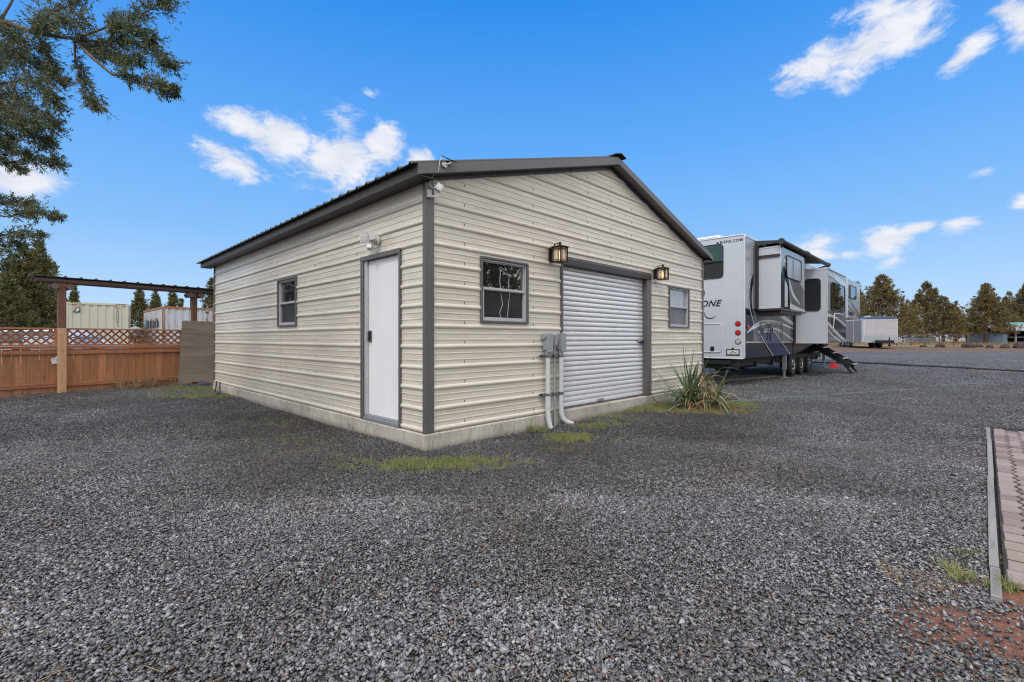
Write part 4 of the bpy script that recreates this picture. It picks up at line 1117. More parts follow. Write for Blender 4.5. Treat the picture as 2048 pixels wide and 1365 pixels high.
while s < 4.2:
    e = min(s+.2, 4.2)
    mb.add([(s, -.16, 2.575), (e, -.16, 2.575), (e, .20, 2.56), (s, .20, 2.56), (s, -.16, 2.563), (e, -.16, 2.563), (e, .20, 2.548), (s, .20, 2.548)], [(0, 1, 2, 3), (7, 6, 5, 4), (0, 4, 5, 1), (1, 5, 6, 2), (3, 2, 6, 7), (0, 3, 7, 4)])
    mb.add([(s, -.16, 2.576), (s+.045, -.16, 2.576), (s+.045, .20, 2.561), (s, .20, 2.561), (s+.01, -.16, 2.602), (s+.035, -.16, 2.602), (s+.035, .20, 2.585), (s+.01, .20, 2.585)], [(4, 5, 6, 7), (0, 1, 5, 4), (1, 2, 6, 5), (3, 0, 4, 7)])
    s += .26; 
    if e < 4.2: mb.add([(e, -.16, 2.575), (min(s, 4.2), -.16, 2.575), (min(s, 4.2), .20, 2.56), (e, .20, 2.56), (e, -.16, 2.563), (min(s, 4.2), -.16, 2.563)], [(0, 1, 2, 3), (0, 4, 5, 1)])
mb.build('metal_roof', 'trim_dark', sh)
# paper on the post
mb = MB(); M = Matrix.Translation((P0.x+fd.x*(S1-.17), P0.y+fd.y*(S1-.17), .66)) @ Matrix.Rotation(FR, 4, 'Z')
v = []; 
for i in range(5):
    for j in range(5):
        a, b = i/4*.17, j/4*.2; v.append(M @ Vector((a, -.055-.012*math.sin(i*1.9+j*1.3), b*(.55+.45*i/4)+.02)))
mb.add(v, [(i*5+j, (i+1)*5+j, (i+1)*5+j+1, i*5+j+1) for i in range(4) for j in range(4)])
o = mb.build('paper_notice', 'paper'); tag(o, 'crumpled white printed sheet tucked behind the pale fence post', 'paper')
md = o.modifiers.new('thick', 'SOLIDIFY'); md.thickness = .002
# leaning plywood
def plane_quad(px, py, D): return at(px, py, D)
a, b, c, d = at(357, 771, 11.75), at(431, 770, 11.75), at(432, 644, 12.0), at(365, 642, 12.0)
nrm = (b-a).cross(d-a).normalized()*.018
mb = MB(); org = (a+b)/2
N = 8; fr = []; bk = []
bot = [(0, 0), (.10, .0), (.22, .02), (.4, .045), (.6, .055), (.78, .045), (.92, .02), (1, 0)]
lo = [a+(b-a)*u+(d-a)*h for u, h in bot]; hi = [d+(c-d)*u for u, h in bot]
n = len(lo)
v = [p-org for p in lo+hi]+[p+nrm-org for p in lo+hi]
f = [(i, i+1, n+i+1, n+i) for i in range(n-1)]+[(2*n+i+1, 2*n+i, 3*n+i, 3*n+i+1) for i in range(n-1)]
f += [(i+1, i, 2*n+i, 2*n+i+1) for i in range(n-1)]+[(n+i, n+i+1, 3*n+i+1, 3*n+i) for i in range(n-1)]+[(0, n, 3*n, 2*n), (n-1, 3*n-1, 4*n-1, 2*n-1)]
mb.add(v, f); o = mb.build('plywood_sheet', 'plywood_old'); o.location = org; tag(o, 'grey weathered plywood sheet leaning against the far corner of the garage', 'board')

# ================================================================== CONTAINERS
def container(name, label, corner, ang, Wd, Ld, H, z0, mats, end_marks=None):
    t = thing(name, label, 'shipping container', (corner.x, corner.y, z0), ang)
    mb = MB()
    def corr(a, b, fix, plane, out, h0=.12, h1=H-.10, pitch=.28):
        n = int((b-a)/pitch); p = (b-a)/n
        pts = []
        for i in range(n):
            s = a+i*p; pts += [(s, 0), (s+.38*p, 0), (s+.5*p, .036), (s+.88*p, .036)]
        pts.append((b, 0))
        v = []
        for s, o in pts:
            for z in (h0, h1): v.append((s, fix-out*o, z) if plane == 'x' else (fix-out*o, s, z))
        f = [(2*i, 2*i+2, 2*i+3, 2*i+1) for i in range(len(pts)-1)]
        mb.add(v, f, 0)
    corr(.1, Wd-.1, .02, 'x', -1); corr(.1, Ld-.1, .02, 'y', -1); corr(.1, Ld-.1, Wd-.02, 'y', 1); corr(.1, Wd-.1, Ld-.02, 'x', 1)
    mb.box(.02, Wd-.02, .02, Ld-.02, H-.10, H-.04)
    mb.build('wall_panel', mats[0], t)
    mb = MB()
    for x in (0, Wd-.11):
        for y in (0, Ld-.11): mb.box(x, x+.11, y, y+.11, 0, H-.12)
    for z0_, z1_ in ((0, .14), (H-.11, H)):
        mb.box(.0, Wd, 0, .08, z0_+.001, z1_); mb.box(0, Wd, Ld-.08, Ld, z0_+.001, z1_); mb.box(0, .08, .0805, Ld-.0805, z0_+.001, z1_); mb.box(Wd-.08, Wd, .0805, Ld-.0805, z0_+.001, z1_)
    mb.build('frame', mats[1], t, .008)
    return t
c0 = at(131, 678, 23.5); c1 = at(256, 678, 25.0)
ang = math.atan2(c1.y-c0.y, c1.x-c0.x); H1 = 2.62
zt_ = 3.08
t = container('shipping_container', 'cream corrugated container with yellow black corner stripes and green emblem', c0, ang, 2.44, 6.05, 2.85, zt_-2.85, ('container_cream', 'container_cream'))
mb = MB()
for x0 in (.16, 1.90):
    for k in range(4):
        mb.box(x0+k*.10, x0+k*.10+.05, -.004, -.001, 2.79, 2.84, 0); 
        mb.add([(x0+k*.10+.05, -.0045, 2.79), (x0+k*.10+.10, -.0045, 2.79), (x0+k*.10+.115, -.0045, 2.84), (x0+k*.10+.065, -.0045, 2.84)], [(0, 1, 2, 3)], 1)
mb.build('hazard_stripe', ['yellow_paint', 'black_paint'], t)
mb = MB(); mb.add([(.27, .0, 2.33), (.55, .0, 2.33), (.55, .0, 2.57), (.38, .0, 2.57)], [(0, 1, 2, 3)]); mb.add([(.37, -.003, 2.38), (.44, -.003, 2.37), (.52, -.003, 2.47), (.50, -.003, 2.55), (.42, -.003, 2.54), (.38, -.003, 2.47)], [(0, 1, 2, 3, 4, 5)], 1)
mb.build('emblem', ['logo_green', 'flag_white'], t)
mb = MB()
for x in (.43, 1.96): mb.box(x, x+.09, -.03, .015, 2.60, 2.72)
mb.build('vent_cap', 'post_light', t)
lettering('lettering', 'L\nC\nC\nU\n9\n2', .155, 'black_paint', t, (2.0, -.006, 2.08), (R(90), 0, 0), bold=.003)
c0 = at(325, 678, 25.0)
t = container('shipping_container', 'white rust streaked container standing right of the cream one', c0, .0, 2.42, 6.05, 2.78, 2.96-2.78, ('container_white', 'container_rust'))
# the long side runs back to the left, away from the viewer
t.rotation_euler = (0, 0, R(0))
for ch in t.children:
    pass
lettering('lettering', 'M\nI\nE\nU', .20, 'black_paint', t, (2.05, -.006, 2.22), (R(90), 0, 0), bold=.004)
sh_m = Matrix.Rotation(R(43), 4, 'Z')
mb = MB()
t.rotation_euler = (0, 0, R(46))
# graffiti marks on the near side panel of the white container
for k in range(9):
    y = 1.0+k*.42; h = .25+.35*abs(math.sin(k*2.2)); mb.box(-.004, -.001, y, y+.16, 1.75-h*.2, 1.9+h*.5)
mb.build('graffiti', 'graffiti_black', t)
mb = MB(); mb.box(-.005, -.002, 4.9, 5.5, 1.2, 2.2); mb.build('graffiti', 'graffiti_teal', t)

# lantern behind the fence
b = at(271, 678, 14.2)
t = thing('garden_lamp', 'dark solar lantern on a post behind the lattice fence', 'garden lamp', (b.x, b.y, .05))
mb = MB(); mb.tube([(0, 0, 0), (0, 0, 1.22)], .025, 10); mb.tube([(0, 0, 1.18), (0, 0, 1.22), (0, 0, 1.26)], [.03, .06, .07], 12); mb.build('pole', 'black_plastic', t)
mb = MB(); mb.tube([(0, 0, 1.262), (0, 0, 1.33), (0, 0, 1.47)], [.055, .08, .09], 12); mb.build('glass', 'pale_glass', t)
mb = MB(); mb.tube([(0, 0, 1.47), (0, 0, 1.485), (0, 0, 1.53), (0, 0, 1.55)], [.17, .17, .06, .02], 16); mb.build('cap', 'box_grey', t)
# flag
b = at(381, 600, 34)
t = thing('flag', 'small striped american flag on a pole behind the white container', 'flag', (b.x, b.y, .3))
mb = MB(); mb.tube([(0, 0, 0), (0, 0, b.z+.0+.1)], .03, 8); mb.build('pole', 'black_paint', t)
zt2 = b.z-.3
for k in range(9):
    mb = MB(); x0 = .04; z = zt2-.02-k*.075
    mb.add([(x0, 0, z), (x0+.14+k*.028, .02, z-.10), (x0+.14+k*.028, .02, z-.175), (x0, 0, z-.075)], [(0, 1, 2, 3)]); mb.build('stripe', 'flag_red' if k % 2 == 0 else 'flag_white', t)
mb = MB(); mb.add([(.035, -.012, zt2), (.16, -.012, zt2-.09), (.17, -.012, zt2-.35), (.035, -.012, zt2-.26)], [(0, 1, 2, 3)]); mb.build('canton', 'flag_blue', t)
# car glimpsed through the lattice
b = at(40, 678, 15.5)
t = thing('parked_car', 'pale car glimpsed through the lattice behind the left fence panel', 'car', (b.x, b.y, .08), R(12))
side = [(-2.1, .35), (-2.15, .8), (-1.9, .95), (-1.2, 1.0), (-.55, 1.42), (.9, 1.45), (1.6, 1.02), (2.1, .95), (2.15, .4), (1.75, .3), (-1.75, .3)]
mb = MB(); mb.ribbon(side, 1.7, plane='xz', off=0, out=1); mb.build('body', 'rv_white', t, .05, recalc=True)
mb = MB(); mb.ribbon([(-1.05, 1.0), (-.5, 1.37), (.1, 1.39), (.1, 1.0)], .01, plane='xz', off=-.002); mb.ribbon([(.18, 1.0), (.18, 1.39), (.85, 1.39), (1.4, 1.03)], .01, plane='xz', off=-.002); mb.build('window', 'tinted_glass', t)
for x in (-1.35, 1.35):
    mb = MB(); mb.tube([(x, -.03, .32), (x, .2, .32)], .32, 20); mb.tube([(x, -.04, .32), (x, -.031, .32)], .19, 16, 1); mb.build('wheel', ['black_rubber', 'chrome'], t)
b = at(115, 678, 14.5)
t = thing('utility_trailer', 'small blue white boxed trailer behind the lattice beside the tall post', 'trailer', (b.x-1.1, b.y, .08), R(5))
mb = MB(); mb.box(0, 1.5, 0, 1.1, .45, 1.18); mb.build('box', 'shed_white', t, .03)
mb = MB(); mb.box(-.02, 1.52, -.02, 1.12, 1.181, 1.23); mb.build('lid', 'shed_blue', t, .02)
for x in (.75,):
    for y in (-.1, 1.1): mb = MB(); mb.tube([(x, y, .27), (x, y+.12, .27)], .27, 16); mb.build('wheel', 'black_rubber', t)

# ================================================================== RIGHT BACKGROUND
b = at(1727, 690, 35.5); zg = gpos(b.x, b.y)
t = thing('cargo_trailer', 'white enclosed cargo trailer with rounded dark roof parked before the junipers', 'trailer', (b.x, b.y, zg), R(-9))
Wd, Hh = 2.36, 2.02
mb = MB(); mb.box(0, Wd, 0, 5.2, .42, 2.25); mb.build('body', 'trailer_white', t, .06, 3)
mb = MB(); mb.ribbon(rrect(.10, Wd-.08, .98, 2.16, .04), .01, plane='xz', off=-.004); mb.build('front_panel', 'trailer_skin', t)
mb = MB(); mb.box(.05, Wd-.05, -.012, -.002, .44, .93); mb.build('stone_guard', 'galvanised', t)
mb = MB(); pts = [(0, 2.22), (.15, 2.34), (.6, 2.42), (Wd/2, 2.45), (Wd-.6, 2.42), (Wd-.15, 2.34), (Wd, 2.22)]; mb.ribbon(pts, 5.25, plane='xz', off=-.03, out=1); mb.build('roof', 'trailer_roof', t, .02, recalc=True)
mb = MB(); mb.box(-.012, -.002, .3, 5.0, .5, 2.15); mb.box(-.02, -.0125, 1.3, 1.36, .45, 2.18, 1); mb.build('side_panel', ['trailer_side', 'trailer_white'], t)
mb = MB(); mb.box(.9, 1.5, -1.1, .0, .38, .46); mb.tube([(1.45, -.55, .28), (1.45, -.55, .85)], .04, 8); mb.tube([(1.45, -.55, .28), (1.45, -.55, .18)], .09, 10); mb.box(.8, 1.9, -.35, -.02, .42, .62); mb.build('hitch', 'chassis', t)
for y in (2.2, 3.1):
    for x in (-.0, Wd-.2): mb = MB(); mb.tube([(x, y, .34), (x+.2, y, .34)], .34, 18); mb.build('wheel', 'black_rubber', t)
mb = MB(); mb.box(1.0, 1.35, 1.5, 1.85, 2.452, 2.53); mb.build('roof_vent', 'rv_white', t, .02)
# second pale building piece behind the trailer
# blue sheet fence
b0, b1 = at(1934, 680, 46), at(2014, 680, 43)
def place2(name, label, cat, p, q):
    d = q-p; return thing(name, label, cat, (p.x, p.y, gpos(p.x, p.y)), math.atan2(d.y, d.x)), math.hypot(d.x, d.y)
t, L = place2('sheet_fence', 'pale blue corrugated metal fence left of the teal roofed shed', 'fence', b0, b1)
mb = MB(); n = int(L/.22)
for i in range(n): mb.box(i*L/n, (i+1)*L/n-.03, 0, .03, 0, 1.05+(.0 if i < n*.6 else -(i-n*.6)*.035)); mb.box((i+1)*L/n-.0295, (i+1)*L/n, .012, .03, 0, 1.0 if i < n*.6 else .8)
mb.build('sheet_panel', 'shed_blue', t)
mb = MB(); mb.box(0, L, .031, .07, .2, .28); mb.box(0, L, .031, .07, .7, .78); mb.build('rail', 'galvanised', t)
for i, (pa, pb, D, lab) in enumerate(((1797, 1808, 44, 'low pale window frame leaning by the trunks right of the trailer'),)):
    p = at(pa, 680, D); t = thing('white_frame', lab, 'frame', (p.x, p.y, gpos(p.x, p.y)))
    mb = MB(); mb.box(0, .6, 0, .04, .1, .16); mb.box(0, .6, 0, .04, .42, .46); mb.box(0, .6, 0, .04, .72, .78); mb.box(0, .05, -.01, .05, 0, .9); mb.box(.55, .6, -.01, .05, 0, .9); mb.build('bar_panel', 'shed_white', t)
t, L = place2('low_wall', 'low light blue wall seen between the juniper trunks beyond the trailer', 'wall', at(1806, 680, 48), at(1872, 680, 49))
mb = MB(); mb.box(0, L, 0, .1, 0, .62); mb.box(-.05, L+.05, -.03, .13, .62, .68); mb.build('wall_panel', 'shed_blue', t)
# shed with teal and grey roofs
p = at(2004, 690, 45); zg = gpos(p.x, p.y)
t = thing('open_shed', 'open fronted shed with teal and grey metal roofs at the right edge', 'shed', (p.x, p.y, zg), R(0))
mb = MB(); mb.box(0, 9, 3.5, 3.6, 0, 1.9); mb.box(0, .12, 0, 3.5, 0, 1.3); mb.box(.0, 9, .0, 3.5, .0, .02); mb.build('wall', 'dark_void', t)
for x in (.0, 1.2, 3.6, 6.0): mb = MB(); mb.box(x, x+.10, -.1, .0, 0, 1.32); mb.build('post', 'shed_white', t)
mb = MB(); mb.add([(-.2, -.5, 1.30), (9.2, -.5, 1.30), (9.2, 2.0, 1.85), (-.2, 2.0, 1.85), (-.2, -.5, 1.24), (9.2, -.5, 1.24), (9.2, 2.0, 1.79), (-.2, 2.0, 1.79)], [(0, 1, 2, 3), (7, 6, 5, 4), (0, 4, 5, 1), (3, 2, 6, 7), (0, 3, 7, 4), (1, 5, 6, 2)]); mb.build('lower_roof', 'grey_roof', t)
mb = MB(); mb.add([(-1.0, 2.0, 1.80), (9.2, 2.0, 1.80), (9.2, 4.2, 2.25), (-.3, 4.2, 2.25), (-1.0, 2.0, 1.74), (9.2, 2.0, 1.74), (9.2, 4.2, 2.19), (-.3, 4.2, 2.19)], [(0, 1, 2, 3), (7, 6, 5, 4), (0, 4, 5, 1), (0, 3, 7, 4)]); mb.build('upper_roof', 'teal_roof', t)
mb = MB(); mb.box(-1.4, .0, .2, .26, 0, .75); mb.box(.2, 9, .15, .2, .62, .70); mb.build('side_screen', 'shed_blue', t)
# wire fence
p0, p1 = at(1794, 680, 41), at(1936, 680, 41)
t, L = place2('wire_fence', 'thin wire fence on posts in front of the far junipers', 'fence', p0, p1)
for k in range(6): mb = MB(); mb.box(k*L/5-.03, k*L/5+.03, -.03, .03, -.1, 1.0); mb.build('post', 'bark', t)
mb = MB()
for z in (.35, .62, .92): mb.tube([(0, -.035, z), (L, -.035, z)], .010, 4)
mb.build('wire', 'galvanised', t)

def rock(name, label, x, y, r, sq):
    import bmesh
    bm = bmesh.new(); bmesh.ops.create_icosphere(bm, subdivisions=3, radius=1)
    s = random.uniform(0, 50)
    from mathutils import noise
    for v in bm.verts:
        n = noise.fractal(v.co*1.3+Vector((s, 0, 0)), 1, 2, 4); v.co *= 1+.28*n
        v.co = Vector((v.co.x*r, v.co.y*r*.8, v.co.z*r*sq))
    me = bpy.data.meshes.new(name); bm.to_mesh(me); bm.free(); me.materials.append(MATS['lava_rock'])
    o = bpy.data.objects.new(name, me); COL.objects.link(o); o.location = (x, y, gpos(x, y)+r*sq*.35); o.rotation_euler.z = random.uniform(0, 6)
    tag(o, label, 'rock', 'dark rocks along the far edge of the gravel'); return o
for px, D, r, lab in ((1880, 37.5, .62, 'largest dark rock in front of the wire fence'), (1846, 38, .36, 'small dark rock left of the largest rock'), (1936, 37, .70, 'long dark rock below the left end of the blue sheet fence'),
                      (1957, 38, .5, 'dark rock under the middle of the blue sheet fence'), (1979, 36.5, .45, 'dark rock below the right end of the blue sheet fence'), (2010, 36, .55, 'dark rock in front of the open shed corner'), (2040, 36, .75, 'dark rock at the right edge below the open shed')):
    p = at(px, 690, D); rock('lava_rock', lab, p.x, p.y, r*.62, .62)

# ================================================================== VEGETATION
rng = np.random.default_rng(11)
def unit(v): return v/np.maximum(np.linalg.norm(v, axis=-1, keepdims=True), 1e-9)
def leaflets(pos, dirs, ln, wd):
    """thin kite-shaped blades"""
    n = len(pos); side = unit(np.cross(dirs, rng.normal(size=(n, 3))))
    ln = ln[:, None]; wd = wd[:, None]
    v = np.stack([pos, pos+dirs*ln*.45+side*wd, pos+dirs*ln, pos+dirs*ln*.45-side*wd], 1)
    return v.reshape(-1, 3), np.arange(n*4).reshape(-1, 4)
def sprays(axes, per, m, leaf=(.022, .045), wd=.0032, spread=.75, droop=-.12):
    V = []; tw = []
    for (p, q, r) in axes:
        p, q = np.array(p), np.array(q); L = np.linalg.norm(q-p); n = max(6, int(per*L*(.6+r*2.2)))
        t = rng.random(n)**.8
        ax = unit(q-p)[None]
        st = p+(q-p)*t[:, None]+rng.normal(size=(n, 3))*r*.16
        d = unit(ax*.75+rng.normal(size=(n, 3))*spread+np.array([[0, 0, droop]]))
        ln = r*(.35+.85*rng.random(n)**1.5)*(1.15-.5*t)
        tw.append((st, d, ln))
    st = np.concatenate([a[0] for a in tw]); d = np.concatenate([a[1] for a in tw]); ln = np.concatenate([a[2] for a in tw])
    n = len(st)
    u = rng.random((n, m)); bend = rng.normal(size=(n, 1, 3))*.22
    pos = st[:, None]+d[:, None]*(ln[:, None]*u)[..., None]+bend*(ln[:, None]*u**2)[..., None]
    dd = unit(d[:, None]*1.0+rng.normal(size=(n, m, 3))*.42)
    # side twigs: shift leaf bases sideways for a fanned outline
    pos = pos+dd*(rng.random((n, m))*.022)[..., None]
    pos = pos.reshape(-1, 3); dd = dd.reshape(-1, 3); k = len(pos)
    return leaflets(pos, dd, leaf[0]+(leaf[1]-leaf[0])*rng.random(k), np.full(k, wd)*(.7+.7*rng.random(k))), (st, d, ln)

def near_juniper():
    base = Vector((-6.35, 5.1, 0))
    t = thing('juniper_tree', 'near juniper reaching in from the upper left with feathery branches', 'tree', base)
    b = np.array(base)
    def a3(px, py, D): return np.array(at(px, py, D))-b
    mbt = MB()
    trunk = [(0, 0, -.1), (.05, .02, .8), (.0, .05, 1.8), (.1, .0, 3.0), (.15, -.05, 4.2), (.2, .0, 5.4), (.15, .05, 6.8), (.15, .05, 7.6)]
    mbt.tube(trunk, [.24, .20, .17, .15, .12, .09, .05, .02], 12)
    axes = []
    def limb(start, pts, r0):
        pts = [np.array(start)]+[a3(*p) for p in pts]
        n = len(pts); mbt.tube([Vector(p) for p in pts], [r0*(1-.85*i/(n-1)) for i in range(n)], 7)
        return pts
    def grow(pts, r, tips):
        for i in range(len(pts)-1): axes.append((pts[i], pts[i+1], r))
    # upper limb: bare in the middle, forked
    L = limb((.1, 0, 3.1), [(-60, 20, 4.9), (0, 42, 4.8), (70, 66, 4.7), (150, 78, 4.6), (212, 86, 4.5)], .045)
    def fork(i_pt, pts, r0, fol, r):
        q = [i_pt]+[a3(*p) for p in pts]; n = len(q)
        mbt.tube([Vector(p) for p in q], [r0*(1-.85*i/(n-1)) for i in range(n)], 5)
        for i in range(fol, n-1): axes.append((q[i], q[i+1], r))
        axes.append((q[-2]+(q[-1]-q[-2])*.6, q[-1], r*.55))
    mid = L[4]; tip = L[5]; p70 = L[3]
    fork(tip, [(250, 78, 4.45), (300, 90, 4.4), (345, 132, 4.35)], .014, 0, .17)
    fork(L[4], [(180, 112, 4.4), (225, 150, 4.3), (270, 155, 4.3), (350, 182, 4.2)], .018, 2, .13)
    fork(L[4], [(200, 60, 4.6), (250, 40, 4.6), (290, 25, 4.6), (335, 2, 4.6)], .014, 1, .20)
    fork(tip, [(240, 50, 4.4), (285, 62, 4.4), (305, 72, 4.4)], .010, 0, .17)
    fork(L[4], [(150, 115, 4.6), (165, 160, 4.6), (192, 214, 4.55)], .013, 1, .13)
    fork(L[3], [(90, 100, 4.7), (110, 140, 4.7), (128, 165, 4.7)], .012, 1, .12)
    fork(L[3], [(80, 40, 4.8), (120, 20, 4.9), (160, 0, 4.9), (175, -40, 5)], .014, 0, .20)
    fork(L[2], [(20, 10, 4.8), (40, -30, 4.9), (60, -80, 5.0)], .015, 2, .2)
    fork(L[3], [(90, 50, 4.5), (130, 40, 4.4), (165, 45, 4.4)], .012, 0, .2)
    fork(L[2], [(30, 70, 4.7), (50, 90, 4.7), (90, 95, 4.7)], .012, 0, .17)
    fork(L[4], [(215, 100, 4.5), (250, 118, 4.45), (280, 122, 4.4)], .010, 0, .13)
    fork(L[4], [(170, 95, 4.8), (215, 118, 4.8), (245, 122, 4.8)], .010, 1, .10)
    # second limb: the dense mass at the left edge
    L = limb((.1, 0, 2.6), [(-90, 190, 4.9), (-30, 170, 4.8), (20, 165, 4.7)], .05)
    fork(L[3], [(50, 160, 4.7), (85, 170, 4.65), (112, 208, 4.6)], .014, 0, .19)
    fork(L[3], [(40, 200, 4.7), (75, 225, 4.65), (112, 250, 4.6)], .014, 0, .19)
    fork(L[2], [(0, 240, 4.8), (50, 262, 4.75), (100, 285, 4.7)], .014, 0, .19)
    fork(L[2], [(-10, 130, 4.9), (30, 115, 4.8), (80, 130, 4.8), (100, 150, 4.8)], .014, 0, .20)
    fork(L[1], [(-30, 100, 5.0), (0, 95, 5.0), (40, 110, 5.0)], .014, 0, .20)
    fork(L[2], [(10, 210, 4.6), (40, 245, 4.5), (70, 250, 4.5)], .012, 0, .18)
    fork(L[2], [(-10, 280, 4.8), (20, 300, 4.75), (60, 310, 4.7), (118, 328, 4.7)], .014, 0, .13)
    fork(L[2], [(-20, 300, 4.8), (10, 322, 4.8), (45, 338, 4.8)], .012, 0, .11)
    fork(L[1], [(-80, 260, 4.9), (-30, 290, 4.9), (20, 275, 4.8)], .012, 0, .18)
    # third and fourth limbs low at the edge
    L = limb((.05, 0, 2.0), [(-80, 420, 4.9), (-20, 430, 4.8), (20, 434, 4.8)], .03)
    fork(L[3], [(50, 425, 4.75), (80, 425, 4.7), (114, 433, 4.7)], .010, 0, .11)
    fork(L[2], [(0, 405, 4.8), (30, 400, 4.8), (62, 408, 4.8)], .010, 0, .10)
    L = limb((.05, 0, 1.8), [(-80, 480, 4.9), (-20, 470, 4.8), (10, 470, 4.8)], .026)
    fork(L[3], [(35, 465, 4.75), (55, 468, 4.7), (82, 473, 4.7)], .008, 0, .10)
    fork(L[2], [(0, 490, 4.8), (15, 500, 4.8), (32, 490, 4.8)], .008, 0, .12)
    fork(L[1], [(-30, 520, 4.8), (-10, 530, 4.8), (8, 525, 4.8)], .008, 0, .13)
    # the rest of the crown, beyond the frame on the left
    for k in range(34):
        z0 = 1.9+k*.165; an = R(165+rng.uniform(0, 110)); ln = (1.9-.22*max(0, z0-3.5))*rng.uniform(.7, 1)
        if ln < .3: continue
        p = np.array([.1, 0, z0]); q = p+np.array([math.cos(an)*ln, math.sin(an)*ln, rng.uniform(-.2, .5)])
        mbt.tube([Vector(p), Vector((p+q)/2+np.array([0, 0, .1])), Vector(q)], [.03, .02, .008], 5)
        axes.append((p+(q-p)*.25, q, .30))
    for k in range(10):
        z0 = 5.6+k*.2; an = R(-80+rng.uniform(0, 170)); ln = max(.35, 1.5-.35*(z0-4.2))*rng.uniform(.7, 1)
        p = np.array([.1, 0, z0]); q = p+np.array([math.cos(an)*ln, math.sin(an)*ln, rng.uniform(.1, .6)])
        mbt.tube([Vector(p), Vector(q)], [.025, .008], 5); axes.append((p+(q-p)*.2, q, .26))
    (v, f), (st, d, ln) = sprays(axes, 200, 20, leaf=(.020, .046), wd=.0040, spread=.60)
    n = len(st)
    tv, tf = leaflets(st, d, ln*.95, np.full(n, .0026))
    mbt.build('trunk', 'bark', t)
    np_mesh('crown', v, f, 'juniper_near', t)
    np_mesh('twigs', tv, tf, 'bark', t)
near_juniper()

def crown_mesh(name, H, Rm, mat, n=1000, leaves=16, lump=.5, seed=0, slim=1.0, low=.08):
    r = np.random.default_rng(seed)
    u = r.random(n)**.85; h = low+(1-low)*u
    ang = r.random(n)*2*np.pi
    prof = np.minimum(1, (1-h)**.88*1.3)*np.minimum(1, .75+h*2.5)
    # several leaders and lobes give an uneven outline
    lob = 1+lump*(.6*np.sin(ang*2+h*7+seed)+.5*np.sin(ang*5-h*14+seed*2)+.5*np.sin(h*31+ang+seed)+.35*np.sin(h*17+seed*3))*.50
    rad = Rm*prof*lob*(.12+.88*r.random(n)**.6)
    leader = (r.integers(0, 3, n)); off = np.array([[0, 0], [.26, .12], [-.22, -.16]])[leader]*Rm*slim
    hh = h*np.array([1, .88, .80])[leader]
    pos = np.stack([rad*np.cos(ang)+off[:, 0]*h, rad*np.sin(ang)+off[:, 1]*h, hh*H], 1)
    out = np.stack([np.cos(ang), np.sin(ang), .45+.9*h], 1)
    d = unit(out+r.normal(size=(n, 3))*.35)
    L = H*.055*(.6+.8*r.random(n))*(1.15-.5*h)
    uu = r.random((n, leaves))
    p = pos[:, None]+d[:, None]*(L[:, None]*uu)[..., None]+r.normal(size=(n, leaves, 3))*(L[:, None, None]*.22)*(1-uu[..., None]*.6)
    dd = unit(d[:, None]+r.normal(size=(n, leaves, 3))*.6)
    p = p.reshape(-1, 3); dd = dd.reshape(-1, 3); k = len(p)
    s = H*.0175
    global rng
    old = rng; rng = r
    v, f = leaflets(p, dd, s*(.8+1.5*r.random(k)), s*(.20+.22*r.random(k))); rng = old
    return v, f
def far_tree(name, label, px, top, hw, D, mat, seed, group, trunk=.5, n=900, ground=None):
    p = at(px, HY, D); zg = gpos(p.x, p.y) if ground is None else ground
    H = CH+(HY-top)/FX*D-zg; Rm = hw/FX*D
    t = thing(name, label, 'tree', (p.x, p.y, zg), random.uniform(0, 6.28), group)
    v, f = crown_mesh('crown', H, Rm, mat, n=n, seed=seed, low=trunk/H)
    np_mesh('crown', v, f, mat, t)
    mb = MB(); mb.tube([(0, 0, -.15), (.03, .02, H*.2), (-.03, 0, H*.5), (0, 0, H*.85)], [H*.035, H*.026, H*.017, H*.006], 8)
    r = random.Random(seed)
    for k in range(16):
        z = trunk+(H*.75-trunk)*k/16; a = r.uniform(0, 6.28); l = Rm*.75*(1-z/H)
        mb.tube([(0, 0, z), (l*math.cos(a), l*math.sin(a), z+.3*l)], [H*.008, H*.003], 5)
    mb.build('trunk', 'bark', t)
    return t
GL = 'junipers beyond the fence'; GR = 'junipers across the yard'
left = [(-70, 540, 70, 29, 'far left green juniper behind the fence, mostly out of frame'), (14, 548, 58, 29, 'broad green juniper behind the fence at the left edge'), (48, 493, 50, 31, 'tall green juniper with twin tips left of the tall post'),
        (77, 487, 36, 33, 'slender tall juniper just left of the shelter roof end'), (104, 530, 30, 36, 'shorter juniper directly behind the tall fence post'), (148, 573, 17, 50, 'small juniper top showing over the left end of the cream container'),
        (279, 580, 33, 44, 'dark juniper in the gap between the two containers'), (311, 582, 17, 56, 'thin juniper over the left end of the white container'), (345, 580, 22, 50, 'pointed juniper over the middle of the white container'),
        (363, 600, 7, 60, 'tiny juniper tip beside the flag'), (424, 560, 26, 42, 'juniper squeezed between shelter post and garage corner')]
for i, (px, top, hw, D, lab) in enumerate(left):
    far_tree('juniper_tree', lab, px, top, hw, D, 'juniper_green', 20+i, GL, n=1050 if hw > 30 else 520, trunk=.3)
right = [(1764, 554, 66, 46, 'broad brown juniper rising behind the white cargo trailer', 1700), (1713, 567, 22, 52, 'juniper just clear of the front end of the camper', 700), (1817, 604, 24, 52, 'small juniper right of the broad one behind the trailer', 700),
         (1852, 568, 42, 49, 'tall open juniper behind the wire fence', 1200), (1887, 596, 42, 45, 'dense low juniper right of the tall open one', 1200), (1912, 604, 18, 54, 'narrow juniper in the dip between two clumps', 500),
         (1972, 571, 46, 44, 'round topped juniper on a bare trunk left of the shed', 1500), (1936, 622, 26, 52, 'low juniper left of the round topped one', 600), (2018, 586, 26, 60, 'distant juniper above the teal roof', 700), (2052, 572, 36, 52, 'tall juniper cut by the right edge behind the shed', 1000)]
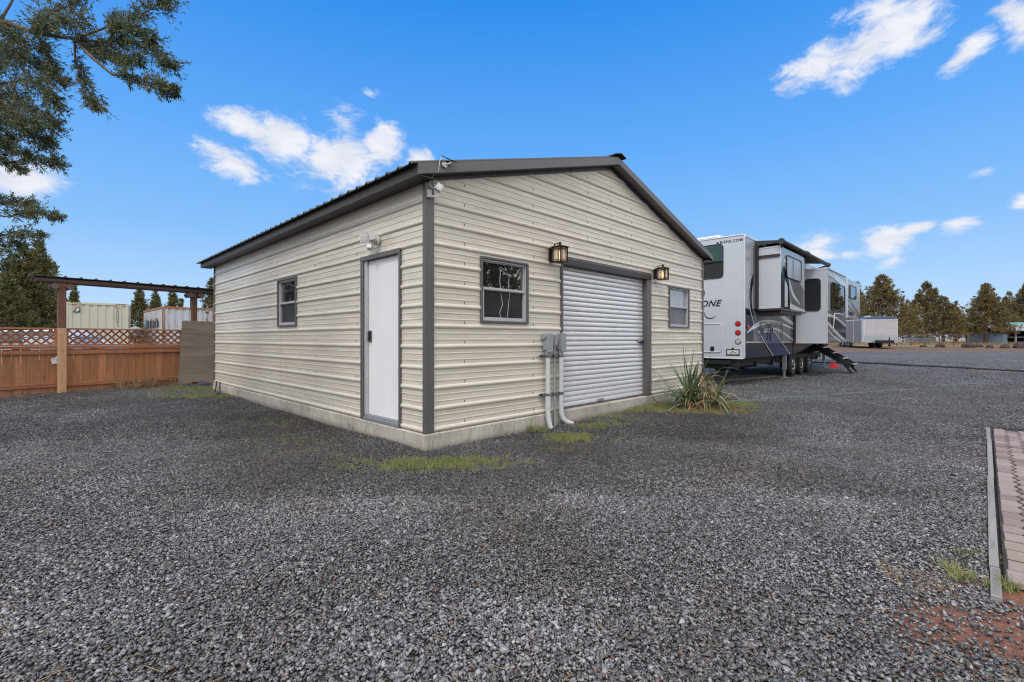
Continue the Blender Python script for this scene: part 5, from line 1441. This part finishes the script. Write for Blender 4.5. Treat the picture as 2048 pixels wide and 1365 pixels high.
for i, (px, top, hw, D, lab, n) in enumerate(right):
    far_tree('juniper_tree', lab, px, top, hw, D, 'juniper_brown', 50+i, GR, n=n, trunk=1.0 if i in (6, 3) else .55)
# trees to the sides, seen only as reflections or from elsewhere
for i, (x, y, h, lab) in enumerate(((15.5, 5.0, 8.0, 'juniper standing right of the yard outside the view'), (17.5, 9.2, 7.0, 'second juniper right of the yard outside the view'), (19, .5, 8.5, 'third juniper right of the yard outside the view'), (50, 40, 9, 'juniper far to the right of the camper outside the view'), (55, 45.5, 9.5, 'second juniper far to the right of the camper outside the view'), (60, 49, 9, 'third juniper far to the right of the camper outside the view'), (46, 35, 9, 'fourth juniper far to the right of the camper outside the view'), (-25, 17, 8, 'juniper far left beyond the fence outside the view'), (-22, 13, 7, 'second juniper far left beyond the fence outside the view'))):
    t = thing('juniper_tree', lab, 'tree', (x, y, gpos(x, y)), i, 'junipers beside the yard')
    v, f = crown_mesh('crown', h, 2.6, '', n=700, seed=90+i); np_mesh('crown', v, f, 'juniper_brown', t)
    mb = MB(); mb.tube([(0, 0, -.1), (0, 0, h*.8)], [.25, .05], 8); mb.build('trunk', 'bark', t)
# distant wood that reads as one mass
def far_wood():
    V = []; F = []; o = 0
    for i in range(46):
        px = 1640+i*11+random.uniform(-4, 4); D = random.uniform(62, 80); p = at(px, HY, D); zg = gpos(p.x, p.y)
        top = random.uniform(628, 650); H = CH+(HY-top)/FX*D-zg
        v, f = crown_mesh('c', H, H*.42, '', n=110, leaves=12, seed=200+i, low=.05); v = v+np.array([p.x, p.y, zg]); V.append(v); F.append(f+o); o += len(v)
    for i in range(30):
        px = -80+i*19+random.uniform(-4, 4); D = random.uniform(62, 80); p = at(px, HY, D); zg = gpos(p.x, p.y)
        top = random.uniform(630, 648); H = CH+(HY-top)/FX*D-zg
        v, f = crown_mesh('c', H, H*.42, '', n=110, leaves=12, seed=300+i, low=.05); v = v+np.array([p.x, p.y, zg]); V.append(v); F.append(f+o); o += len(v)
    o_ = np_mesh('distant_wood', np.concatenate(V), np.concatenate(F), 'juniper_green')
    tag(o_, 'low dark band of distant juniper wood', 'wood', kind='stuff')
far_wood()

# yucca
def blade_mesh(base, dirs, L, w, droop, nseg=6, seed=0):
    r = np.random.default_rng(seed); V = []; F = []; o = 0
    for i in range(len(base)):
        d = np.array(dirs[i]); d = d/np.linalg.norm(d); p = np.array(base[i], float)
        side = np.cross(d, [0, 0, 1]); side = side/max(1e-6, np.linalg.norm(side))
        a = r.uniform(-.6, .6); nr = np.cross(side, d); side = side*math.cos(a)+nr*math.sin(a)
        kink = r.random() < .22; kk = r.integers(2, 5)
        for s in range(nseg+1):
            t = s/nseg; ww = w[i]*min(1, .6+t*2)*(1-t**2.2)+.0012
            V += [p-side*ww, p+side*ww]
            if s < nseg:
                F.append((o+2*s, o+2*s+1, o+2*s+3, o+2*s+2))
                p = p+d*L[i]/nseg
                d = d+np.array([0, 0, -droop[i]/nseg*(1+2*t)])
                if kink and s == kk: d = d+np.array([d[0]*.8, d[1]*.8, -1.1])
                d = d/np.linalg.norm(d)
                if p[2] < .02: p[2] = .02; d[2] = max(d[2], 0.0)
        o += 2*(nseg+1)
    return np.array(V), np.array(F)
yx, yy = bw(5.32, -.66)
yu = thing('yucca_plant', 'spiky green yucca with dry tan leaves growing at the garage wall', 'plant', (yx, yy, 0)); yu.scale = (1.32, 1.32, 1.12)
r = np.random.default_rng(5)
def rosette(n, cx, cy, up, spread, L0, L1, w0, dr, seed, z0=(0, .15)):
    r = np.random.default_rng(seed); base = []; dirs = []
    for i in range(n):
        a = r.uniform(0, 6.28); e = r.uniform(*up)
        base.append((cx+r.normal()*spread, cy+r.normal()*spread, r.uniform(*z0))); dirs.append((math.cos(a)*math.cos(e), math.sin(a)*math.cos(e), math.sin(e)))
    return blade_mesh(base, dirs, r.uniform(L0, L1, n), r.uniform(.6, 1.1, n)*w0, r.uniform(.1, 1.0, n)*dr, seed=seed)
sets = [rosette(46, -.06, .0, (.75, 1.5), .045, .55, .95, .015, .35, 1), rosette(40, .0, -.02, (.1, .8), .07, .45, .8, .013, .9, 2),
        rosette(30, .30, .06, (.3, 1.3), .05, .35, .62, .012, .5, 3), rosette(24, .22, -.15, (.1, .9), .06, .35, .7, .012, .7, 4), rosette(22, -.15, .05, (.1, .7), .08, .4, .7, .010, 1.3, 6)]
V = []; F = []; o = 0
for v, f in sets: V.append(v); F.append(f+o); o += len(v)
np_mesh('leaves', np.concatenate(V), np.concatenate(F), 'yucca_green', yu)
sets = [rosette(60, .10, -.06, (-.5, 1.2), .08, .22, .5, .011, 1.8, 7, (.05, .5)), rosette(70, .05, -.08, (-.2, .5), .12, .25, .55, .010, 1.6, 8, (.0, .2)), rosette(26, .28, -.02, (-.3, .9), .06, .2, .45, .010, 1.6, 9, (.05, .3))]
V = []; F = []; o = 0
for v, f in sets: V.append(v); F.append(f+o); o += len(v)
np_mesh('dead_leaves', np.concatenate(V), np.concatenate(F), 'yucca_dry', yu)

# grass
def tuft_field(specs, name, mat, label, seed):
    r = np.random.default_rng(seed); V = []; F = []; o = 0
    for (x, y, rx, ry, n, h0, h1, clump) in specs:
        cn = max(3, n//clump); cx = x+r.normal(size=cn)*rx*.5; cy = y+r.normal(size=cn)*ry*.5
        idx = r.integers(0, cn, n); px = cx[idx]+r.normal(size=n)*.018; py = cy[idx]+r.normal(size=n)*.018
        lx, ly = wb(px, py); keep = ~((lx > -.05) & (ly > -.05) & (lx < LX+.05) & (ly < LY+.05))
        px, py = px[keep], py[keep]; n = len(px)
        d = unit(np.stack([r.normal(size=n)*.55, r.normal(size=n)*.55, np.full(n, 1.0)], 1))
        p = np.stack([px, py, gz(px, py)], 1); L = h0+(h1-h0)*r.random(n)
        side = unit(np.cross(d, r.normal(size=(n, 3)))); w = .0022+.0020*r.random(n); lean = r.normal(size=(n, 3))*.35; lean[:, 2] = 0
        d2 = unit(d+lean); v = np.stack([p-side*w[:, None], p+side*w[:, None], p+d2*L[:, None]+side*w[:, None]*.25, p+d2*L[:, None]-side*w[:, None]*.25], 1).reshape(-1, 3)
        V.append(v); F.append(np.arange(n*4).reshape(-1, 4)+o); o += len(v)
    ob = np_mesh(name, np.concatenate(V), np.concatenate(F), mat); tag(ob, label, 'grass', kind='stuff'); return ob
sp = [(x, y, rx, ry, int(2600*s*rx*ry*2.4)+100, .008, .034, 14) for (x, y, rx, ry, s) in MOSS]
sp += [(.23, 6.28, .10, .08, 260, .06, .17, 60), (.30, 6.20, .16, .06, 200, .04, .11, 30), (.70, 5.85, .25, .18, 900, .02, .07, 20), (2.0, 8.22, .5, .10, 900, .03, .10, 25), (1.55, 7.82, .2, .06, 250, .03, .09, 25), (2.6, 8.5, .5, .25, 1400, .03, .10, 22),
       (3.1, 7.9, .9, .3, 1500, .02, .07, 20), (3.95, 8.6, .5, .25, 1500, .03, .08, 20), (-.78, 4.47, .55, .20, 2600, .015, .06, 34), (-.34, 4.66, .40, .15, 1200, .015, .055, 30), (-1.5, 4.7, .5, .25, 350, .01, .04, 14), (1.5, 7.3, .5, .25, 700, .02, .06, 16), (2.1, 8.05, .5, .2, 1200, .02, .08, 16), (3.6, 8.4, .8, .35, 3000, .02, .08, 26), (1.2, 6.55, .4, .2, 1200, .015, .05, 24), (.72, 5.8, .3, .2, 1500, .02, .06, 24), (-1.0, 4.62, .4, .15, 1500, .01, .04, 18),
       (-7.4, 11.2, 1.0, .5, 1500, .03, .10, 20), (-6.6, 9.8, .8, .35, 1500, .02, .07, 20), (2.32, 2.42, .05, .10, 150, .03, .09, 40), (2.42, 2.30, .08, .05, 120, .02, .08, 30), (2.6, 2.62, .12, .08, 100, .02, .05, 14), (3.0, 3.0, .15, .12, 70, .01, .04, 14)]
tuft_field(sp, 'grass', 'grass_blades', 'short green grass and moss along the garage slab and in patches', 3)
dsp = [(-9.0, 11.35, .35, .35, 420, .10, .55, 40), (-8.6, 11.9, .3, .2, 120, .1, .4, 20), (2.05, 2.35, .25, .2, 60, .02, .08, 6), (1.78, 1.55, .12, .08, 40, .03, .10, 12), (3.2, 7.75, 1.0, .3, 700, .02, .10, 14)]
tuft_field(dsp, 'dry_grass', 'dry_grass', 'dry tan weeds by the fence and around the yucca', 4)
# tall straw strip far right, before the trees
r = np.random.default_rng(8); n = 14000; x = r.uniform(20, 62, n); y = 41+r.random(n)*8
p = np.stack([x, y, gz(x, y)], 1); d = unit(np.stack([r.normal(size=n)*.4, r.normal(size=n)*.3, np.ones(n)], 1)); v, f = leaflets(p, d, .08+.25*r.random(n), np.full(n, .02))
tag(np_mesh('straw_grass', v, f, 'dry_grass'), 'straw coloured grass along the foot of the far junipers', 'grass', kind='stuff')

# ================================================================== GROUND
def ground():
    def axis(lo, hi, near0, near1, fine, n):
        a = np.arange(near0, near1, fine)
        left = near0-np.geomspace(.2, near0-lo, n)[::-1]; rightp = near1+np.geomspace(.2, hi-near1, n)
        return np.concatenate([left, a, rightp])
    xs = axis(-500, 500, -12, 12, .16, 30); ys = axis(-300, 900, -1, 22, .16, 34)
    X, Y = np.meshgrid(xs, ys); Z = gz(X, Y)-.0
    v = np.stack([X, Y, Z], -1).reshape(-1, 3); nx, ny = len(xs), len(ys)
    i = np.arange(nx*ny).reshape(ny, nx)
    f = np.stack([i[:-1, :-1], i[:-1, 1:], i[1:, 1:], i[1:, :-1]], -1).reshape(-1, 4)
    o = np_mesh('ground', v, f, 'gravel_ground', smooth=True); o['kind'] = 'structure'; return o
ground()

# paving and its timber edge (building axes)
PX0, PX1, PY0 = .40, 5.95, -4.358
mb = MB(); n_ = 0
bw_, bl = .105, .205
def paver(cx, cy, w, l, rot, e0, e1):
    """interlocking paver: long way is -y, pointed ends"""
    z1 = .034+random.uniform(-.003, .003); b = .006
    pts = [(-l/2, -w/2+e0), (0, -w/2-e0), (l/2, -w/2+e0), (l/2, w/2-e1), (0, w/2+e1), (-l/2, w/2-e1)]; K = 6
    r = random.uniform(-.02, .02); dx, dy = random.uniform(-.002, .002), random.uniform(-.003, .003)
    def T(x, y, z, s=1.0):
        x, y = x*s, y*s; X, Y = bw(cx+dx+x*math.cos(r)-y*math.sin(r), cy+dy+x*math.sin(r)+y*math.cos(r)-.0102*cx); return (X, Y, z)
    v = [T(x, y, 0) for x, y in pts]+[T(x, y, z1-.011) for x, y in pts]+[T(x*.90, y*.90, z1) for x, y in pts]
    f = [tuple(range(12, 18))]
    for k in range(6):
        j = (k+1) % 6; f += [(k, j, 6+j, 6+k), (6+k, 6+j, 12+j, 12+k)]
    mb.add(v, f)
col = 0; y = PY0
PW, PL = .112, .168
while y > -9.3:
    x = PX0+(PL/2 if col % 2 else 0)+random.uniform(-.006, .006)
    if col % 2: paver(PX0+PL/4, y-PW/2, PW-.012, PL/2-.022, 0, .0, .0)
    while x < PX1-PL*.6:
        paver(x+PL/2, y-PW/2, PW-.012, PL-.022, 0, .016, .016 if col else .0); x += PL
    y -= PW; col += 1
pv = mb.build('paver_path', 'paver'); pv['kind'] = 'structure'
mb = MB(); q = [(*bw(PX0+.01, PY0+.0), .0265), (*bw(PX1+.0, PY0-.06), .0265), (*bw(PX1+.0, -9.3), .0265), (*bw(PX0+.01, -9.3), .0265)]; mb.add(q, [(3, 2, 1, 0)])
o = mb.build('path_bed', 'joint_soil'); o['kind'] = 'structure'
te = thing('timber_edging', 'weathered grey timber edging laid between gravel and brick paving', 'edging', (*bw(0, 0), 0), ROT-.0102)
segs = [(.22, .62), (.624, 2.9), (2.905, 5.1), (5.105, 6.12)]
for k, (a, b) in enumerate(segs):
    mb = MB(); j = .004*(k % 2); mb.box(a, b, -4.341+j, -4.303+j, -.03, .026-.006*(k == 0)); 
    for q in np.arange(a+.03, b-.02, .03): mb.box(q, q+.004, -4.337+j, -4.309+j, .024, .0275)
    mb.build('timber', 'timber_grey', te, .006)

# gravel
def gravel():
    r = np.random.default_rng(42)
    g = (1+5**.5)/2
    ico = unit(np.array([(-1, g, 0), (1, g, 0), (-1, -g, 0), (1, -g, 0), (0, -1, g), (0, 1, g), (0, -1, -g), (0, 1, -g), (g, 0, -1), (g, 0, 1), (-g, 0, -1), (-g, 0, 1)]))
    fc = np.array([(0, 11, 5), (0, 5, 1), (0, 1, 7), (0, 7, 10), (0, 10, 11), (1, 5, 9), (5, 11, 4), (11, 10, 2), (10, 7, 6), (7, 1, 8), (3, 9, 4), (3, 4, 2), (3, 2, 6), (3, 6, 8), (3, 8, 9), (4, 9, 5), (2, 4, 11), (6, 2, 10), (8, 6, 7), (9, 8, 1)])
    import bmesh
    shapes = []
    for k in range(28):
        bm = bmesh.new()
        for q in range(11):
            u = r.uniform(-1, 1, 3); u = u/max(.55, np.abs(u).max()); bm.verts.new(tuple(u*r.uniform(.75, 1.0)))
        res = bmesh.ops.convex_hull(bm, input=bm.verts)
        bmesh.ops.delete(bm, geom=[v for v in bm.verts if not v.link_faces], context='VERTS')
        bmesh.ops.triangulate(bm, faces=bm.faces); bm.verts.ensure_lookup_table(); bm.verts.index_update()
        shapes.append((np.array([tuple(v.co) for v in bm.verts])*.92, np.array([[v.index for v in f.verts] for f in bm.faces]))); bm.free()
    P = []; S = []
    bands = [(1.0, 2.2, 12000, .006, .0155), (2.2, 3.6, 10500, .006, .014), (3.6, 5.6, 6200, .0065, .0135), (5.6, 8.5, 2300, .008, .015), (8.5, 13, 520, .011, .019), (13, 17, 170, .015, .024), (17, 24, 60, .018, .028)]
    for y0, y1, den, s0, s1 in bands:
        xr = 1.25*y1+.6; n = int(den*(y1-y0)*2*xr)
        x = r.uniform(-xr, xr, n); y = r.uniform(y0, y1, n)
        k = np.abs(x) < 1.22*y+.6
        x, y = x[k], y[k]; n = len(x)
        lx, ly = wb(x, y)
        keep = ~((lx > -.045) & (ly > -.045) & (lx < LX+.045) & (ly < LY+.045))
        keep &= ~((ly+.0102*lx < -4.297) & (lx > .22) & (lx < 6.12))
        # thinner on bare red soil and in the moss
        nz = .5*np.sin(x*7+1.3*np.sin(y*5))+.5*np.sin(y*9+1.7*np.sin(x*6))
        rd = np.hypot((x-2.50)/.80, (y-1.70)/.58)+.22*nz
        keep &= ~((rd < 1.0) & (r.random(n) > .10+.6*np.clip(rd-.5, 0, 1)))
        for (mx, my, rx, ry, s) in MOSS:
            keep &= ~((np.hypot((x-mx)/rx, (y-my)/ry)+.2*nz < .85) & (r.random(n) < .42*s))
        bare = .5+.5*np.sin(x*1.1+2*np.sin(y*.7))*np.sin(y*1.7+x*.4)
        keep &= r.random(n) > .30*(bare > .72)
        x, y = x[keep], y[keep]; n = len(x)
        s = s0+(s1-s0)*r.random(n)**2.2
        if y0 < 3: s = np.where(r.random(n) < .02, s*1.6, s)
        P.append(np.stack([x, y], 1)); S.append(s)
    P = np.concatenate(P); S = np.concatenate(S); n = len(S)
    sc = np.stack([S*(.75+.55*r.random(n)), S*(.55+.40*r.random(n)), S*(.32+.35*r.random(n))], 1)
    Z = gz(P[:, 0], P[:, 1])+r.random(n)*.013+.001
    pick = r.integers(0, len(shapes), n); VV = []; FF = []; o = 0
    for k, (sv, sf) in enumerate(shapes):
        m = np.nonzero(pick == k)[0]; q = len(m)
        v = sv[None]*sc[m][:, None]
        for ax in (0, 1):
            t = r.normal(size=q)*.38; c, s_ = np.cos(t)[:, None], np.sin(t)[:, None]
            if ax == 0: v = np.stack([v[..., 0], v[..., 1]*c-v[..., 2]*s_, v[..., 1]*s_+v[..., 2]*c], -1)
            else: v = np.stack([v[..., 0]*c+v[..., 2]*s_, v[..., 1], -v[..., 0]*s_+v[..., 2]*c], -1)
        a = r.random(q)*2*np.pi; c, s_ = np.cos(a)[:, None], np.sin(a)[:, None]
        v = np.stack([v[..., 0]*c-v[..., 1]*s_, v[..., 0]*s_+v[..., 1]*c, v[..., 2]], -1)
        v = v+np.stack([P[m, 0], P[m, 1], Z[m]], 1)[:, None]
        VV.append(v.reshape(-1, 3)); FF.append((sf[None]+(np.arange(q)*len(sv))[:, None, None]).reshape(-1, 3)+o); o += q*len(sv)
    print('stones', n)
    o = np_mesh('gravel', np.concatenate(VV), np.concatenate(FF), 'gravel_stone'); tag(o, 'dark crushed gravel covering the yard', 'gravel', kind='stuff')
gravel()
# twigs and needles lying on the gravel
mb = MB()
for k in range(230):
    y = random.uniform(1.6, 7); x = random.uniform(-1.1, 1.0)*y
    lx, ly = wb(x, y)
    if -.1 < lx < 7.4 and ly > -.1 or (ly < -4.25): continue
    a = random.uniform(0, 3.14); l = random.uniform(.012, .05)*(2 if random.random() < .07 else 1); z = gpos(x, y)+.021
    d = Vector((math.cos(a), math.sin(a), random.uniform(-.1, .15))); q = Vector((x, y, z)); e = Vector((-d.y, d.x, 0))*random.uniform(-.3, .3)
    mb.tube([q-d*l, q+e*l*.3, q+d*l+e*l*.2], random.uniform(.0008, .002), 4)
tag(mb.build('fallen_twigs', 'yucca_dry'), 'tan twigs and needles scattered on the gravel', 'twigs', kind='stuff')

# ================================================================== WORLD, SUN, CAMERA
SUN_EL, SUN_AZ = R(52), R(200)      # azimuth clockwise from +Y
def world():
    w = bpy.data.worlds.new('World'); SC.world = w; w.use_nodes = True
    nt = NT(w); bg = nt.n['Background']
    tc = nt.n.new('ShaderNodeTexCoord').outputs['Generated']
    sky = nt.n.new('ShaderNodeTexSky'); sky.sky_type = 'NISHITA'; sky.sun_disc = False
    sky.sun_elevation = SUN_EL; sky.sun_rotation = SUN_AZ; sky.altitude = 900; sky.air_density = 1.0; sky.dust_density = .3; sky.ozone_density = 2.0
    nrm = nt.n.new('ShaderNodeVectorMath'); nrm.operation = 'NORMALIZE'; nt.link(tc, nrm.inputs[0])
    sp = nt.n.new('ShaderNodeSeparateXYZ'); nt.link(nrm.outputs[0], sp.inputs[0]); x, y, z = sp.outputs
    grad = nt.ramp(nt.math('MULTIPLY', z, 1.5), [(0, (.54, .70, .93)), (.10, (.44, .66, .94)), (.30, (.235, .51, .93)), (.55, (.115, .395, .92)), (.86, (.030, .27, .83)), (1, (.015, .22, .75))])
    s10 = nt.mix(1.0, grad, (10, 10, 10), 'MULTIPLY')
    skyc = nt.mix(.06, s10, sky.outputs[0])
    az = nt.math('ARCTAN2', x, y); el = nt.math('ARCSINE', z)
    cb = nt.n.new('ShaderNodeCombineXYZ'); nt.link(az, cb.inputs[0]); nt.link(el, cb.inputs[1]); ae = cb.outputs[0]
    clouds = [(500, 256, 68, 24, -10, 1), (575, 292, 88, 42, -18, 1), (665, 322, 105, 46, 0, 1.05), (765, 288, 44, 34, 25, 1), (690, 250, 42, 30, -20, .75), (455, 327, 76, 27, -10, 1), (840, 318, 26, 18, 0, .8), (640, 352, 85, 18, 0, .8), (800, 345, 36, 12, 30, .4),
              (40, 358, 98, 34, 4, 1.15), (1745, 90, 115, 42, 22, 1), (1640, 128, 95, 32, 12, 1), (1810, 60, 90, 45, 28, .95), (1770, 15, 90, 34, 0, .8), (1945, 92, 62, 22, 28, 1), (2045, 40, 45, 50, 40, .9), (740, 186, 26, 11, 0, .5),
              (1635, 494, 52, 26, 6, .95), (1765, 484, 56, 22, 5, .95), (1832, 456, 42, 10, 4, .75), (1915, 449, 42, 12, 10, .75), (2046, 405, 42, 16, 12, .95), (1690, 507, 28, 12, 0, .6), (1965, 345, 30, 8, 0, .5), (1780, 525, 24, 8, 10, .5)]
    D = None
    for px, py, rx, ry, rot, s in clouds:
        dx = px-CX; a0 = math.atan2(dx, FX); rr = math.hypot(dx, FX); e0 = math.atan2(HY-py, rr)
        jx = FX/(FX*FX+dx*dx); jy = 1/rr*math.cos(e0)**2
        mp = nt.mapping(ae, loc=(a0, e0, 0), rot=(0, 0, R(rot)), scale=(rx*jx*1.32, ry*jy*1.68, 1), vt='TEXTURE')
        ln = nt.n.new('ShaderNodeVectorMath'); ln.operation = 'LENGTH'; nt.link(mp, ln.inputs[0])
        v = nt.math('MULTIPLY', nt.math('SUBTRACT', 1.0, ln.outputs['Value']), s)
        D = v if D is None else nt.math('MAXIMUM', D, v)
    st = nt.mapping(ae, scale=(1, 1.9, 1))
    n1 = nt.noise(st, 9, 10, .62, .6); n2 = nt.noise(st, 30, 8, .65, .9)
    nn = nt.math('ADD', nt.math('MULTIPLY', nt.math('SUBTRACT', n1, .5), 2.2), nt.math('MULTIPLY', nt.math('SUBTRACT', n2, .5), .95))
    dens = nt.smooth(nt.math('ADD', nt.math('MAXIMUM', D, -.6), nn), .06, .80)
    dens = nt.math('MULTIPLY', dens, nt.smooth(D, -.45, .20))
    dens = nt.math('MULTIPLY', dens, .97)
    shade = nt.noise(st, 14, 6, .6, .4)
    cc = nt.ramp(shade, [(.3, (.66, .69, .80)), (.6, (.84, .85, .90))])
    # unseen bright cloud bank added overhead, behind and aside to fill the light
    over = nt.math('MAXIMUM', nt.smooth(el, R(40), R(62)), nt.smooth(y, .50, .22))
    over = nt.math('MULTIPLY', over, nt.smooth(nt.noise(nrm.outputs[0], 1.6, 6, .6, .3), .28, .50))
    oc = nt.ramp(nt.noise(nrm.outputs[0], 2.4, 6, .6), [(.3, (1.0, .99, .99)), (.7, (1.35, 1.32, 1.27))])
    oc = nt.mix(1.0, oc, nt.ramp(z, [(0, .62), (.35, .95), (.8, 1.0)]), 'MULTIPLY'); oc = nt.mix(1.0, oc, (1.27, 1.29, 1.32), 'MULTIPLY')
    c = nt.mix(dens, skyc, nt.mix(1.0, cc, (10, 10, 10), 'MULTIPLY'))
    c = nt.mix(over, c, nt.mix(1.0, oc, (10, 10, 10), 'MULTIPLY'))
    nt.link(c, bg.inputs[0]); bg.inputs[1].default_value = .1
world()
sun = bpy.data.lights.new('sun', 'SUN'); sun.energy = 1.5; sun.angle = R(14); sun.color = (1, .95, .88)
so = bpy.data.objects.new('sun', sun); COL.objects.link(so)
sd = Vector((math.sin(SUN_AZ)*math.cos(SUN_EL), math.cos(SUN_AZ)*math.cos(SUN_EL), math.sin(SUN_EL)))
so.rotation_euler = (-sd).to_track_quat('-Z', 'Y').to_euler(); so.location = (0, -5, 12)

cam = bpy.data.cameras.new('camera'); cam.sensor_width = 36; cam.lens = 36*FX/2048; cam.clip_end = 3000; cam.clip_start = .05
cam.shift_y = -(682.5-HY)/2048
co = bpy.data.objects.new('camera', cam); COL.objects.link(co); co.location = (0, 0, CH); co.rotation_euler = (R(90), 0, 0); SC.camera = co
vs = SC.view_settings; vs.view_transform = 'Standard'; vs.look = 'None'; vs.exposure = 0.10; vs.gamma = 1; vs.use_curve_mapping = False
SC.render.engine = 'CYCLES'; SC.cycles.use_denoising = True; SC.cycles.denoiser = 'OPENIMAGEDENOISE'; SC.cycles.denoising_input_passes = 'RGB_ALBEDO_NORMAL'; SC.cycles.denoising_prefilter = 'NONE'; SC.cycles.filter_width = 1.15; SC.cycles.use_adaptive_sampling = False; SC.cycles.max_bounces = 5; SC.cycles.diffuse_bounces = 3; SC.cycles.sample_clamp_indirect = 4; SC.cycles.caustics_reflective = False; SC.cycles.caustics_refractive = False; SC.cycles.blur_glossy = .5; SC.cycles.transparent_max_bounces = 6
